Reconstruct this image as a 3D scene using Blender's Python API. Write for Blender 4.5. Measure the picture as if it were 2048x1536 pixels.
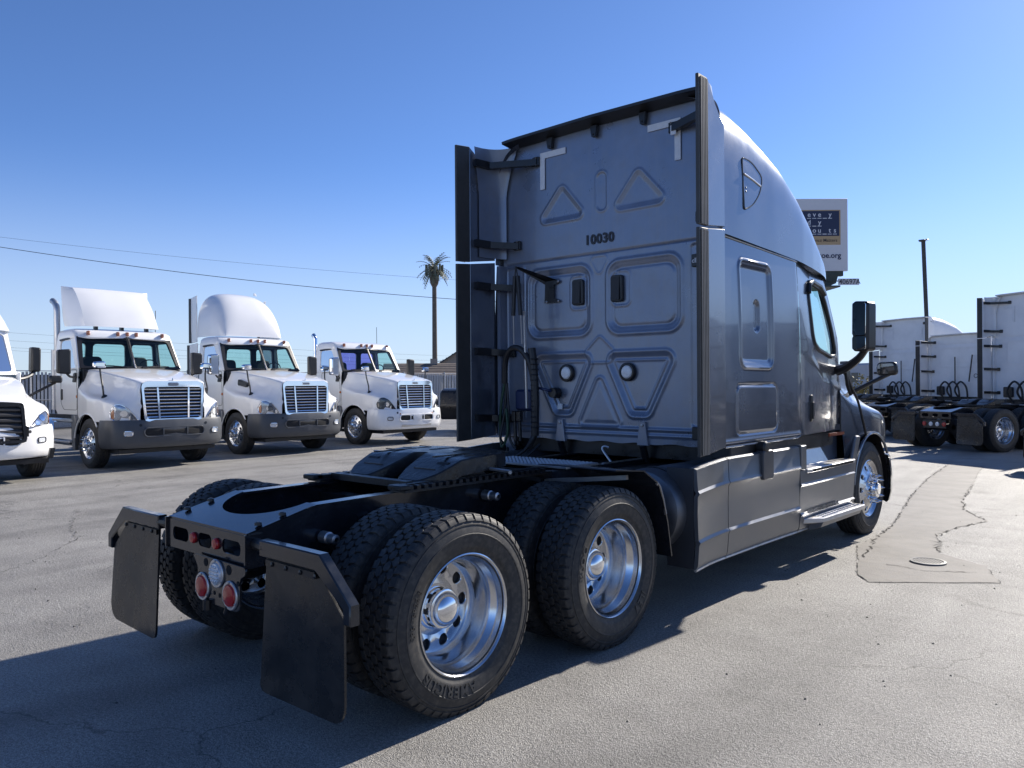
import bpy, bmesh, math, random
import numpy as np
from mathutils import Vector, Matrix
from mathutils.bvhtree import BVHTree

for o in list(bpy.data.objects):
    bpy.data.objects.remove(o)
random.seed(7)
rng = np.random.default_rng(7)
scene = bpy.context.scene
col = scene.collection
rad = math.radians

# ------------------------------------------------------------------ camera
cam_d = bpy.data.cameras.new('camera')
cam_d.sensor_width = 36.0
cam_d.lens = 27.78143
cam_d.clip_start = 0.05
cam_d.clip_end = 6000
cam = bpy.data.objects.new('camera', cam_d)
col.objects.link(cam)
_R, _U, _F = [0.7421046, 0.6702533, -0.0064169], [0.0041817, 0.0049436, 0.999979], [-0.670271, 0.7421159, -0.0008659]
_C = [4.0486813, -2.7983164, 1.6590143]
cam.matrix_world = Matrix(((_R[0], _U[0], -_F[0], _C[0]), (_R[1], _U[1], -_F[1], _C[1]), (_R[2], _U[2], -_F[2], _C[2]), (0, 0, 0, 1)))
scene.camera = cam

# ------------------------------------------------------------------ sky, sun, exposure
SUN_EL, SUN_AZ = rad(30.5), rad(3.0)
world = bpy.data.worlds.new('World')
scene.world = world
world.use_nodes = True
wn = world.node_tree.nodes
sky = wn.new('ShaderNodeTexSky')
sky.sky_type = 'NISHITA'
sky.sun_disc = False
sky.sun_elevation = SUN_EL
sky.sun_rotation = SUN_AZ
sky.air_density = 0.65
sky.dust_density = 0.16
sky.ozone_density = 2.6
wn['Background'].inputs['Strength'].default_value = 0.092
tint = wn.new('ShaderNodeMix'); tint.data_type = 'RGBA'; tint.blend_type = 'MULTIPLY'; tint.inputs['Factor'].default_value = 1.0
tint.inputs['B'].default_value = (0.75, 0.94, 1.22, 1)
world.node_tree.links.new(sky.outputs[0], tint.inputs['A'])
# pale haze towards the horizon, the same all the way round
wtc = wn.new('ShaderNodeTexCoord'); sep = wn.new('ShaderNodeSeparateXYZ'); mrw = wn.new('ShaderNodeMapRange'); mrw.interpolation_type = 'SMOOTHERSTEP'
mrw.inputs['From Min'].default_value = 0.30; mrw.inputs['From Max'].default_value = -0.06; mrw.inputs['To Min'].default_value = 0.0; mrw.inputs['To Max'].default_value = 0.85
hz_ = wn.new('ShaderNodeMix'); hz_.data_type = 'RGBA'; hz_.inputs['B'].default_value = (4.5, 5.2, 6.0, 1)
wl = world.node_tree.links
wl.new(wtc.outputs['Generated'], sep.inputs[0]); wl.new(sep.outputs['Z'], mrw.inputs['Value']); wl.new(mrw.outputs['Result'], hz_.inputs['Factor'])
wl.new(tint.outputs['Result'], hz_.inputs['A']); wl.new(hz_.outputs['Result'], wn['Background'].inputs['Color'])
sun_d = bpy.data.lights.new('sun', 'SUN')
sun_d.energy = 5.0
sun_d.angle = rad(0.53)
sun_d.color = (1.0, 0.93, 0.83)
sun = bpy.data.objects.new('sun', sun_d)
col.objects.link(sun)
_to = Vector((math.sin(SUN_AZ) * math.cos(SUN_EL), math.cos(SUN_AZ) * math.cos(SUN_EL), math.sin(SUN_EL)))
sun.rotation_euler = (-_to).to_track_quat('-Z', 'Y').to_euler()
sun.location = (0, 0, 30)
vs = scene.view_settings
vs.view_transform = 'Standard'
vs.look = 'None'
vs.exposure = 0.63
vs.gamma = 1.0
vs.use_curve_mapping = False

# ------------------------------------------------------------------ materials
MATS = {}
def mat(name, base, rough=0.5, metal=0.0, coat=0.0, spec=0.5, var=0.0, vscale=6.0, bump=0.0, bscale=120.0, rvar=0.0, coat_rough=0.05, dust=0.0, aniso=0.0, streak=0.0):
    if name in MATS: return MATS[name]
    m = bpy.data.materials.new(name); m.use_nodes = True
    nt = m.node_tree; N = nt.nodes; L = nt.links
    b = N['Principled BSDF']
    b.inputs['Base Color'].default_value = (*base, 1)
    b.inputs['Roughness'].default_value = rough
    b.inputs['Metallic'].default_value = metal
    b.inputs['Specular IOR Level'].default_value = spec
    b.inputs['Coat Weight'].default_value = coat
    b.inputs['Coat Roughness'].default_value = coat_rough
    if aniso: b.inputs['Anisotropic'].default_value = aniso
    tc = N.new('ShaderNodeTexCoord')
    if var or rvar:
        nz = N.new('ShaderNodeTexNoise'); nz.inputs['Scale'].default_value = vscale; nz.inputs['Detail'].default_value = 6
        nz.inputs['Roughness'].default_value = 0.65
        L.new(tc.outputs['Object'], nz.inputs['Vector'])
        if var:
            r = N.new('ShaderNodeValToRGB')
            r.color_ramp.elements[0].position = 0.3; r.color_ramp.elements[1].position = 0.72
            r.color_ramp.elements[0].color = (*[max(0, c * (1 - var)) for c in base], 1)
            r.color_ramp.elements[1].color = (*[min(1, c * (1 + var)) for c in base], 1)
            L.new(nz.outputs['Fac'], r.inputs['Fac'])
            src = r.outputs['Color']
            if dust:
                nd = N.new('ShaderNodeTexNoise'); nd.inputs['Scale'].default_value = vscale * 5; nd.inputs['Detail'].default_value = 8
                L.new(tc.outputs['Object'], nd.inputs['Vector'])
                rd = N.new('ShaderNodeValToRGB'); rd.color_ramp.elements[0].position = 0.45; rd.color_ramp.elements[1].position = 0.8
                rd.color_ramp.elements[0].color = (0, 0, 0, 1); rd.color_ramp.elements[1].color = (dust, dust, dust, 1)
                L.new(nd.outputs['Fac'], rd.inputs['Fac'])
                mx = N.new('ShaderNodeMix'); mx.data_type = 'RGBA'
                L.new(rd.outputs['Color'], mx.inputs['Factor']); L.new(src, mx.inputs['A'])
                mx.inputs['B'].default_value = (0.22, 0.19, 0.15, 1)
                src = mx.outputs['Result']
            if streak:
                mps = N.new('ShaderNodeMapping'); mps.inputs['Scale'].default_value = (14, 14, .7); L.new(tc.outputs['Object'], mps.inputs['Vector'])
                ns = N.new('ShaderNodeTexNoise'); ns.inputs['Scale'].default_value = 1.6; ns.inputs['Detail'].default_value = 7; ns.inputs['Roughness'].default_value = .7
                L.new(mps.outputs['Vector'], ns.inputs['Vector'])
                rs = N.new('ShaderNodeValToRGB'); rs.color_ramp.elements[0].position = 0.48; rs.color_ramp.elements[1].position = 0.75
                rs.color_ramp.elements[0].color = (0, 0, 0, 1); rs.color_ramp.elements[1].color = (streak, streak, streak, 1)
                L.new(ns.outputs['Fac'], rs.inputs['Fac'])
                mx2 = N.new('ShaderNodeMix'); mx2.data_type = 'RGBA'
                L.new(rs.outputs['Color'], mx2.inputs['Factor']); L.new(src, mx2.inputs['A']); mx2.inputs['B'].default_value = (0.30, 0.29, 0.27, 1)
                src = mx2.outputs['Result']
            L.new(src, b.inputs['Base Color'])
        if rvar:
            mr = N.new('ShaderNodeMapRange'); mr.inputs['From Min'].default_value = 0.3; mr.inputs['From Max'].default_value = 0.7
            mr.inputs['To Min'].default_value = max(0.01, rough - rvar); mr.inputs['To Max'].default_value = min(1, rough + rvar)
            L.new(nz.outputs['Fac'], mr.inputs['Value']); L.new(mr.outputs['Result'], b.inputs['Roughness'])
    if bump:
        nb = N.new('ShaderNodeTexNoise'); nb.inputs['Scale'].default_value = bscale; nb.inputs['Detail'].default_value = 4
        L.new(tc.outputs['Object'], nb.inputs['Vector'])
        bp = N.new('ShaderNodeBump'); bp.inputs['Strength'].default_value = bump; bp.inputs['Distance'].default_value = 0.01
        L.new(nb.outputs['Fac'], bp.inputs['Height']); L.new(bp.outputs['Normal'], b.inputs['Normal'])
    MATS[name] = m
    return m

def glass(name, tint, refl=1.0):
    m = bpy.data.materials.new(name); m.use_nodes = True
    N = m.node_tree.nodes; L = m.node_tree.links
    N.remove(N['Principled BSDF'])
    t = N.new('ShaderNodeBsdfTransparent'); t.inputs['Color'].default_value = (*tint, 1)
    g = N.new('ShaderNodeBsdfGlossy'); g.inputs['Roughness'].default_value = 0.02
    f = N.new('ShaderNodeFresnel'); f.inputs['IOR'].default_value = 1.5
    mx = N.new('ShaderNodeMixShader')
    L.new(f.outputs[0], mx.inputs[0]); L.new(t.outputs[0], mx.inputs[1]); L.new(g.outputs[0], mx.inputs[2])
    L.new(mx.outputs[0], N['Material Output'].inputs['Surface'])
    MATS[name] = m
    return m

def emit_free(): pass
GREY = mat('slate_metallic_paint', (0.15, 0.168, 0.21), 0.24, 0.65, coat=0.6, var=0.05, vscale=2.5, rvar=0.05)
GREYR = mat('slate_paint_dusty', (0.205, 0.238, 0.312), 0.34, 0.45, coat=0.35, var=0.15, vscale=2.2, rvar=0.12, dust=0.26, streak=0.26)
SKIRT = mat('satin_grey_plastic', (0.165, 0.172, 0.185), 0.34, 0.5, var=0.06, vscale=4, rvar=0.06)
WHITE = mat('white_truck_paint', (0.86, 0.86, 0.86), 0.30, 0.0, coat=0.8, var=0.025, vscale=2.0)
WHITE2 = mat('white_paint_dusty', (0.78, 0.785, 0.80), 0.42, 0.0, coat=0.3, var=0.06, vscale=2.5)
BLACK = mat('black_chassis_paint', (0.012, 0.012, 0.014), 0.35, 0.0, var=0.3, vscale=8, rvar=0.12, spec=0.5)
CHASSIS = mat('black_gloss_frame_paint', (0.012, 0.014, 0.019), 0.18, 0.0, coat=0.35, var=0.3, vscale=10, rvar=0.07, dust=0.03)
GREASE = mat('greasy_black_steel', (0.018, 0.018, 0.02), 0.42, 0.2, var=0.4, vscale=14, rvar=0.15, bump=0.25, bscale=60)
RUBBER = mat('tyre_rubber', (0.024, 0.024, 0.025), 0.60, var=0.3, vscale=7, rvar=0.08, bump=0.08, bscale=200, dust=0.24)
RUBFLAP = mat('mudflap_rubber', (0.014, 0.014, 0.015), 0.28, var=0.3, vscale=5, rvar=0.12, bump=0.12, bscale=9, dust=0.04, streak=.03)
RUBEDGE = mat('weathered_rubber_edge', (0.05, 0.048, 0.045), 0.5, var=0.2, vscale=6)
RIBM = mat('grazing_lit_rubber', (0.17, 0.16, 0.145), 0.55, var=0.15, vscale=6)  # paler copy of the edge rubber, grazing sunlight put into the rib colour
PLASTIC = mat('black_plastic', (0.016, 0.016, 0.018), 0.36, var=0.2, vscale=10, rvar=0.06)
CHROME = mat('chrome', (0.86, 0.87, 0.89), 0.05, 1.0, var=0.03, vscale=8)
ALU = mat('polished_aluminium', (0.70, 0.71, 0.73), 0.20, 1.0, var=0.06, vscale=14, rvar=0.06)
ALUM = mat('brushed_aluminium', (0.55, 0.55, 0.56), 0.38, 0.9, var=0.10, vscale=12, rvar=0.08)
STEEL = mat('galvanised_steel', (0.4, 0.4, 0.41), 0.45, 0.8, var=0.12, vscale=10)
REDLENS = mat('red_lens', (0.42, 0.012, 0.014), 0.22, coat=0.4, var=0.15, vscale=40)
AMBER = mat('amber_lens', (0.55, 0.16, 0.02), 0.2, coat=0.5, var=0.12, vscale=30)
CLEAR = mat('clear_lens', (0.62, 0.66, 0.72), 0.18, 0.3, coat=0.8, var=0.2, vscale=60)
TAPE = mat('reflective_tape', (0.74, 0.75, 0.77), 0.45, var=0.07, vscale=20)
DECAL = mat('dark_decal_vinyl', (0.018, 0.02, 0.03), 0.45, var=0.1)
SEATM = mat('dark_seat_fabric', (0.03, 0.031, 0.034), 0.85, var=0.15, vscale=20)
DARKBUMP = mat('dark_grey_bumper_plastic', (0.07, 0.075, 0.085), 0.42, var=0.08, vscale=5, rvar=0.05)
HOSE = mat('hose_rubber', (0.02, 0.02, 0.022), 0.45, var=0.2, vscale=20)
GREENH = mat('green_cable', (0.02, 0.06, 0.03), 0.5, var=0.1)
REDH = mat('red_air_line', (0.35, 0.04, 0.035), 0.45, var=0.1)
BLUEH = mat('blue_air_line', (0.02, 0.035, 0.10), 0.45, var=0.1)
GLASS = glass('tinted_cab_glass', (0.70, 0.88, 0.865))
GLASSV = glass('violet_screen_glass', (0.36, 0.30, 0.85))

# ------------------------------------------------------------------ mesh helpers
def offset_poly(pts, d):
    n = len(pts); out = []
    area = sum(pts[i][0] * pts[(i + 1) % n][1] - pts[(i + 1) % n][0] * pts[i][1] for i in range(n))
    sg = 1 if area > 0 else -1
    for i in range(n):
        p0, p1, p2 = pts[i - 1], pts[i], pts[(i + 1) % n]
        e1 = (p1[0] - p0[0], p1[1] - p0[1]); e2 = (p2[0] - p1[0], p2[1] - p1[1])
        l1 = math.hypot(*e1) or 1e-9; l2 = math.hypot(*e2) or 1e-9
        n1 = (-e1[1] / l1 * sg, e1[0] / l1 * sg); n2 = (-e2[1] / l2 * sg, e2[0] / l2 * sg)
        k = 1 + n1[0] * n2[0] + n1[1] * n2[1]
        k = max(k, 0.3)
        out.append((p1[0] + d * (n1[0] + n2[0]) / k, p1[1] + d * (n1[1] + n2[1]) / k))
    return out

def rrect(x0, x1, y0, y1, r, n=4):
    pts = []
    for cx, cy, a in ((x1 - r, y0 + r, -90), (x1 - r, y1 - r, 0), (x0 + r, y1 - r, 90), (x0 + r, y0 + r, 180)):
        for k in range(n + 1):
            t = rad(a + 90 * k / n); pts.append((cx + r * math.cos(t), cy + r * math.sin(t)))
    return pts

def round_poly(pts, r, n=5):
    out = []; m = len(pts)
    rs = r if isinstance(r, (list, tuple)) else [r] * m
    for i in range(m):
        p0, p1, p2 = Vector(pts[i - 1]), Vector(pts[i]), Vector(pts[(i + 1) % m])
        a = (p0 - p1); b = (p2 - p1); la, lb = a.length, b.length
        rr = min(rs[i], la * .49, lb * .49); a.normalize(); b.normalize()
        A = p1 + a * rr; B = p1 + b * rr
        for k in range(n + 1):
            t = k / n
            out.append(tuple((A * (1 - t) + p1 * t) * (1 - t) + (p1 * (1 - t) + B * t) * t))
    return out

def catmull(pts, n):
    P = np.array(pts, float); m = len(P)
    t = np.linspace(0, m - 1, n); i = np.minimum(t.astype(int), m - 2); f = (t - i)[:, None]
    p0 = P[np.maximum(i - 1, 0)]; p1 = P[i]; p2 = P[i + 1]; p3 = P[np.minimum(i + 2, m - 1)]
    return .5 * (2 * p1 + (p2 - p0) * f + (2 * p0 - 5 * p1 + 4 * p2 - p3) * f ** 2 + (3 * p1 - p0 - 3 * p2 + p3) * f ** 3)

def _perm(axis, u, v, a):
    return {'x': (a, u, v), 'y': (u, a, v), 'z': (u, v, a)}[axis]

class MB:
    def __init__(s): s.v = []; s.f = []
    def add(s, vs, fs):
        o = len(s.v); s.v.extend(tuple(float(c) for c in v) for v in vs); s.f.extend(tuple(i + o for i in f) for f in fs); return s
    def prism(s, pts, axis, a0, a1, b=0.0, cap=True):
        n = len(pts); loops = []
        if b:
            ins = offset_poly(pts, b)
            loops = [(ins, a0), (pts, a0 + b), (pts, a1 - b), (ins, a1)]
        else: loops = [(pts, a0), (pts, a1)]
        vs = [_perm(axis, p[0], p[1], a) for L, a in loops for p in L]; fs = []
        for k in range(len(loops) - 1):
            for i in range(n):
                j = (i + 1) % n; fs.append((k * n + i, k * n + j, (k + 1) * n + j, (k + 1) * n + i))
        if cap: fs.append(tuple(range(n))[::-1]); fs.append(tuple((len(loops) - 1) * n + i for i in range(n)))
        return s.add(vs, fs)
    def box(s, x0, x1, y0, y1, z0, z1, b=0.0):
        if b: return s.prism([(x0 + b, y0), (x1 - b, y0), (x1, y0 + b), (x1, y1 - b), (x1 - b, y1), (x0 + b, y1), (x0, y1 - b), (x0, y0 + b)], 'z', z0, z1, b)
        return s.prism([(x0, y0), (x1, y0), (x1, y1), (x0, y1)], 'z', z0, z1)
    def tube(s, path, r, n=8, closed=False, cap=True):
        P = [Vector(p) for p in path]; m = len(P); rr = r if isinstance(r, (list, tuple)) else [r] * m
        vs = []; prev = None
        for i in range(m):
            if closed: t = P[(i + 1) % m] - P[i - 1]
            else: t = P[min(i + 1, m - 1)] - P[max(i - 1, 0)]
            t.normalize()
            if prev is None:
                u = t.orthogonal().normalized()
            else:
                u = prev - t * prev.dot(t)
                u = u.normalized() if u.length > 1e-6 else t.orthogonal().normalized()
            prev = u; w = t.cross(u)
            for k in range(n):
                a = 2 * math.pi * k / n; vs.append(P[i] + (u * math.cos(a) + w * math.sin(a)) * rr[i])
        fs = []
        for i in range(m if closed else m - 1):
            i2 = (i + 1) % m
            for k in range(n):
                k2 = (k + 1) % n; fs.append((i * n + k, i * n + k2, i2 * n + k2, i2 * n + k))
        if cap and not closed: fs.append(tuple(range(n))[::-1]); fs.append(tuple((m - 1) * n + k for k in range(n)))
        return s.add(vs, fs)
    def bar(s, p0, p1, w, h, up=(0, 0, 1)):
        p0, p1 = Vector(p0), Vector(p1); t = (p1 - p0).normalized(); u = t.cross(Vector(up)).normalized(); v = u.cross(t)
        vs = [p + u * a * w / 2 + v * b * h / 2 for p in (p0, p1) for a, b in ((-1, -1), (1, -1), (1, 1), (-1, 1))]
        return s.add(vs, [(0, 1, 2, 3), (7, 6, 5, 4), (0, 4, 5, 1), (1, 5, 6, 2), (2, 6, 7, 3), (3, 7, 4, 0)])
    def lathe(s, prof, axis='x', c=(0, 0, 0), n=40, cap0=False, cap1=False):
        vs = []; fs = []; m = len(prof)
        for r, a in prof:
            for k in range(n):
                t = 2 * math.pi * k / n; p = _perm(axis, r * math.cos(t), r * math.sin(t), a)
                vs.append((p[0] + c[0], p[1] + c[1], p[2] + c[2]))
        for i in range(m - 1):
            for k in range(n):
                k2 = (k + 1) % n; fs.append((i * n + k, i * n + k2, (i + 1) * n + k2, (i + 1) * n + k))
        if cap0: fs.append(tuple(range(n)))
        if cap1: fs.append(tuple((m - 1) * n + k for k in range(n)))
        return s.add(vs, fs)
    def grid(s, P, closed_u=False):
        P = np.asarray(P, float); a, b = P.shape[:2]; fs = []
        for i in range(a - (0 if closed_u else 1)):
            i2 = (i + 1) % a
            for j in range(b - 1): fs.append((i * b + j, i * b + j + 1, i2 * b + j + 1, i2 * b + j))
        return s.add(P.reshape(-1, 3), fs)
    def mirror_x(s):
        o = len(s.v); s.v += [(-x, y, z) for x, y, z in s.v]; s.f += [tuple(i + o for i in reversed(f)) for f in list(s.f)]; return s
    def xf(s, M):
        s.v = [tuple(M @ Vector(v)) for v in s.v]; return s
    def cat(s, o): return s.add(o.v, o.f)

def build_mesh(name, mb, smooth=35, recalc=True, weld=False):
    me = bpy.data.meshes.new(name)
    me.from_pydata(mb.v, [], mb.f)
    if recalc or weld:
        bm = bmesh.new(); bm.from_mesh(me)
        if weld: bmesh.ops.remove_doubles(bm, verts=bm.verts, dist=1e-4)
        bmesh.ops.recalc_face_normals(bm, faces=bm.faces)
        bm.to_mesh(me); bm.free()
    if smooth:
        me.polygons.foreach_set('use_smooth', [True] * len(me.polygons))
        me.set_sharp_from_angle(angle=rad(smooth))
    me.materials.append(None)
    return me

SMALL = {'bolt', 'rivet', 'step_tread', 'step_perforation', 'deck_tread_bumps', 'tread', 'lug_nut_covers', 'flap_bolt', 'screw', 'led', 'panel_hole', 'panel_screw', 'hub_slot'}
def put(name, me, m, parent=None, loc=None, rot=None, scale=None, kind=None, label=None):
    o = bpy.data.objects.new(name, me); col.objects.link(o)
    if me is not None:
        o.material_slots[0].link = 'OBJECT'; o.material_slots[0].material = m
    if parent is not None: o.parent = parent
    if loc is not None: o.location = loc
    if rot is not None: o.rotation_euler = rot
    if scale is not None: o.scale = scale
    if kind is None and parent is not None and name in SMALL: kind = 'stuff'
    if kind: o['kind'] = kind
    if label: o['label'] = label
    return o

def ob(name, mb, m, parent=None, smooth=35, **k):
    rc = k.pop('recalc', True); wd = k.pop('weld', False)
    return put(name, build_mesh(name, mb, smooth, rc, wd), m, parent, **k)

def thing(name, label, cat, loc=(0, 0, 0), rz=0.0, group=None):
    o = bpy.data.objects.new(name, None); col.objects.link(o)
    o.location = loc; o.rotation_euler = (0, 0, rz); o['label'] = label; o['category'] = cat
    if group: o['group'] = group
    o.empty_display_size = 0.3
    return o

def tag(o, label, cat, group=None):
    o['label'] = label; o['category'] = cat
    if group: o['group'] = group
    return o

def text_mb(s, size, extrude=0.0, bold=0.0, spacing=1.0, align='LEFT'):
    cu = bpy.data.curves.new('txt', 'FONT'); cu.body = s; cu.size = size; cu.extrude = extrude; cu.offset = bold
    cu.space_character = spacing; cu.align_x = align; cu.resolution_u = 4
    o = bpy.data.objects.new('txt', cu); col.objects.link(o)
    dg = bpy.context.evaluated_depsgraph_get()
    me = bpy.data.meshes.new_from_object(o.evaluated_get(dg))
    mb = MB(); mb.add([v.co[:] for v in me.vertices], [tuple(p.vertices) for p in me.polygons])
    bpy.data.objects.remove(o); bpy.data.curves.remove(cu); bpy.data.meshes.remove(me)
    return mb

def patch_on(bvh, outline, origin_fn, direction, off=0.006, thick=0.0):
    """project a flat outline onto a surface along a direction; returns MB fan with rim"""
    d = Vector(direction); pts = []
    cen = (sum(p[0] for p in outline) / len(outline), sum(p[1] for p in outline) / len(outline))
    rings = (1.0, .8, .55, .28)
    grid = []
    for k in rings:
        row = []
        for p in outline:
            q = (cen[0] + (p[0] - cen[0]) * k, cen[1] + (p[1] - cen[1]) * k)
            o = Vector(origin_fn(*q)); h = bvh.ray_cast(o, d)
            hp = h[0] if h[0] is not None else o + d * 1.0
            row.append(hp - d * off)
        grid.append(row)
    o = Vector(origin_fn(*cen)); h = bvh.ray_cast(o, d); c = (h[0] if h[0] is not None else o + d) - d * off
    n = len(outline); vs = [v for r in grid for v in r] + [c]; fs = []
    for a in range(len(rings) - 1):
        for i in range(n):
            j = (i + 1) % n; fs.append((a * n + i, a * n + j, (a + 1) * n + j, (a + 1) * n + i))
    L = (len(rings) - 1) * n
    for i in range(n): fs.append((L + i, L + (i + 1) % n, len(vs) - 1))
    mb = MB(); mb.add(vs, fs)
    if thick:
        base = [v + d * (off + thick) for v in grid[0]]
        mb.add(list(grid[0]) + base, [(i, (i + 1) % n, n + (i + 1) % n, n + i) for i in range(n)])
    return mb

def bvh_of(mb):
    return BVHTree.FromPolygons([Vector(v) for v in mb.v], [list(f) for f in mb.f])

def frame_panel(quad, hole, thick=0.04):
    """flat quad (4 corners, uv 00,10,11,01) with a star-shaped hole given in uv"""
    A, B, Cc, Dd = [Vector(q) for q in quad]
    def P(u, v): return A * (1 - u) * (1 - v) + B * u * (1 - v) + Cc * u * v + Dd * (1 - u) * v
    nrm = (B - A).cross(Dd - A).normalized()
    cu = sum(p[0] for p in hole) / len(hole); cv = sum(p[1] for p in hole) / len(hole)
    # force rays through corners
    hole = list(hole); outer = []
    for p in hole:
        du, dv = p[0] - cu, p[1] - cv; t = 1e9
        if du > 1e-9: t = min(t, (1 - cu) / du)
        if du < -1e-9: t = min(t, -cu / du)
        if dv > 1e-9: t = min(t, (1 - cv) / dv)
        if dv < -1e-9: t = min(t, -cv / dv)
        outer.append([cu + du * t, cv + dv * t])
    for c in ((0, 0), (1, 0), (1, 1), (0, 1)):
        i = min(range(len(outer)), key=lambda k: (outer[k][0] - c[0]) ** 2 + (outer[k][1] - c[1]) ** 2); outer[i] = list(c)
    n = len(hole); vs = []
    for sgn in (0, -1):
        for p in outer: vs.append(P(*p) + nrm * sgn * thick)
        for p in hole: vs.append(P(*p) + nrm * sgn * thick)
    fs = []
    for i in range(n):
        j = (i + 1) % n
        fs += [(i, j, n + j, n + i), (2 * n + i, 3 * n + i, 3 * n + j, 2 * n + j), (i, 2 * n + i, 2 * n + j, j), (n + i, n + j, 3 * n + j, 3 * n + i)]
    mb = MB(); mb.add(vs, fs)
    gl = MB(); gl.add([P(*p) - nrm * thick * .5 for p in hole], [tuple(range(n))])
    rim = [P(*p) for p in hole]
    return mb, gl, rim

# signed distance helpers for pressed sheet metal
def sd_poly(X, Y, poly, r=0.0):
    P = np.array(poly, float); n = len(P); d = np.full(X.shape, 1e9); s = np.ones(X.shape)
    for i in range(n):
        a = P[i]; b = P[i - 1]; ex, ey = b - a; wx = X - a[0]; wy = Y - a[1]
        t = np.clip((wx * ex + wy * ey) / (ex * ex + ey * ey), 0, 1)
        d = np.minimum(d, np.hypot(wx - ex * t, wy - ey * t))
        c1 = Y >= a[1]; c2 = Y < b[1]; c3 = ex * wy > ey * wx
        flip = (c1 & c2 & c3) | (~c1 & ~c2 & ~c3)
        s = np.where(flip, -s, s)
    return s * d - r
def sd_box(X, Y, x0, x1, y0, y1, r):
    qx = np.abs(X - (x0 + x1) / 2) - (x1 - x0) / 2 + r; qy = np.abs(Y - (y0 + y1) / 2) - (y1 - y0) / 2 + r
    return np.hypot(np.maximum(qx, 0), np.maximum(qy, 0)) + np.minimum(np.maximum(qx, qy), 0) - r
def step(d, w): # 1 inside, 0 outside, smooth over w
    t = np.clip(.5 - d / w, 0, 1); return t * t * (3 - 2 * t)
def bead(d, w):
    t = np.clip(1 - np.abs(d) / w, 0, 1); return t * t * (3 - 2 * t)

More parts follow.
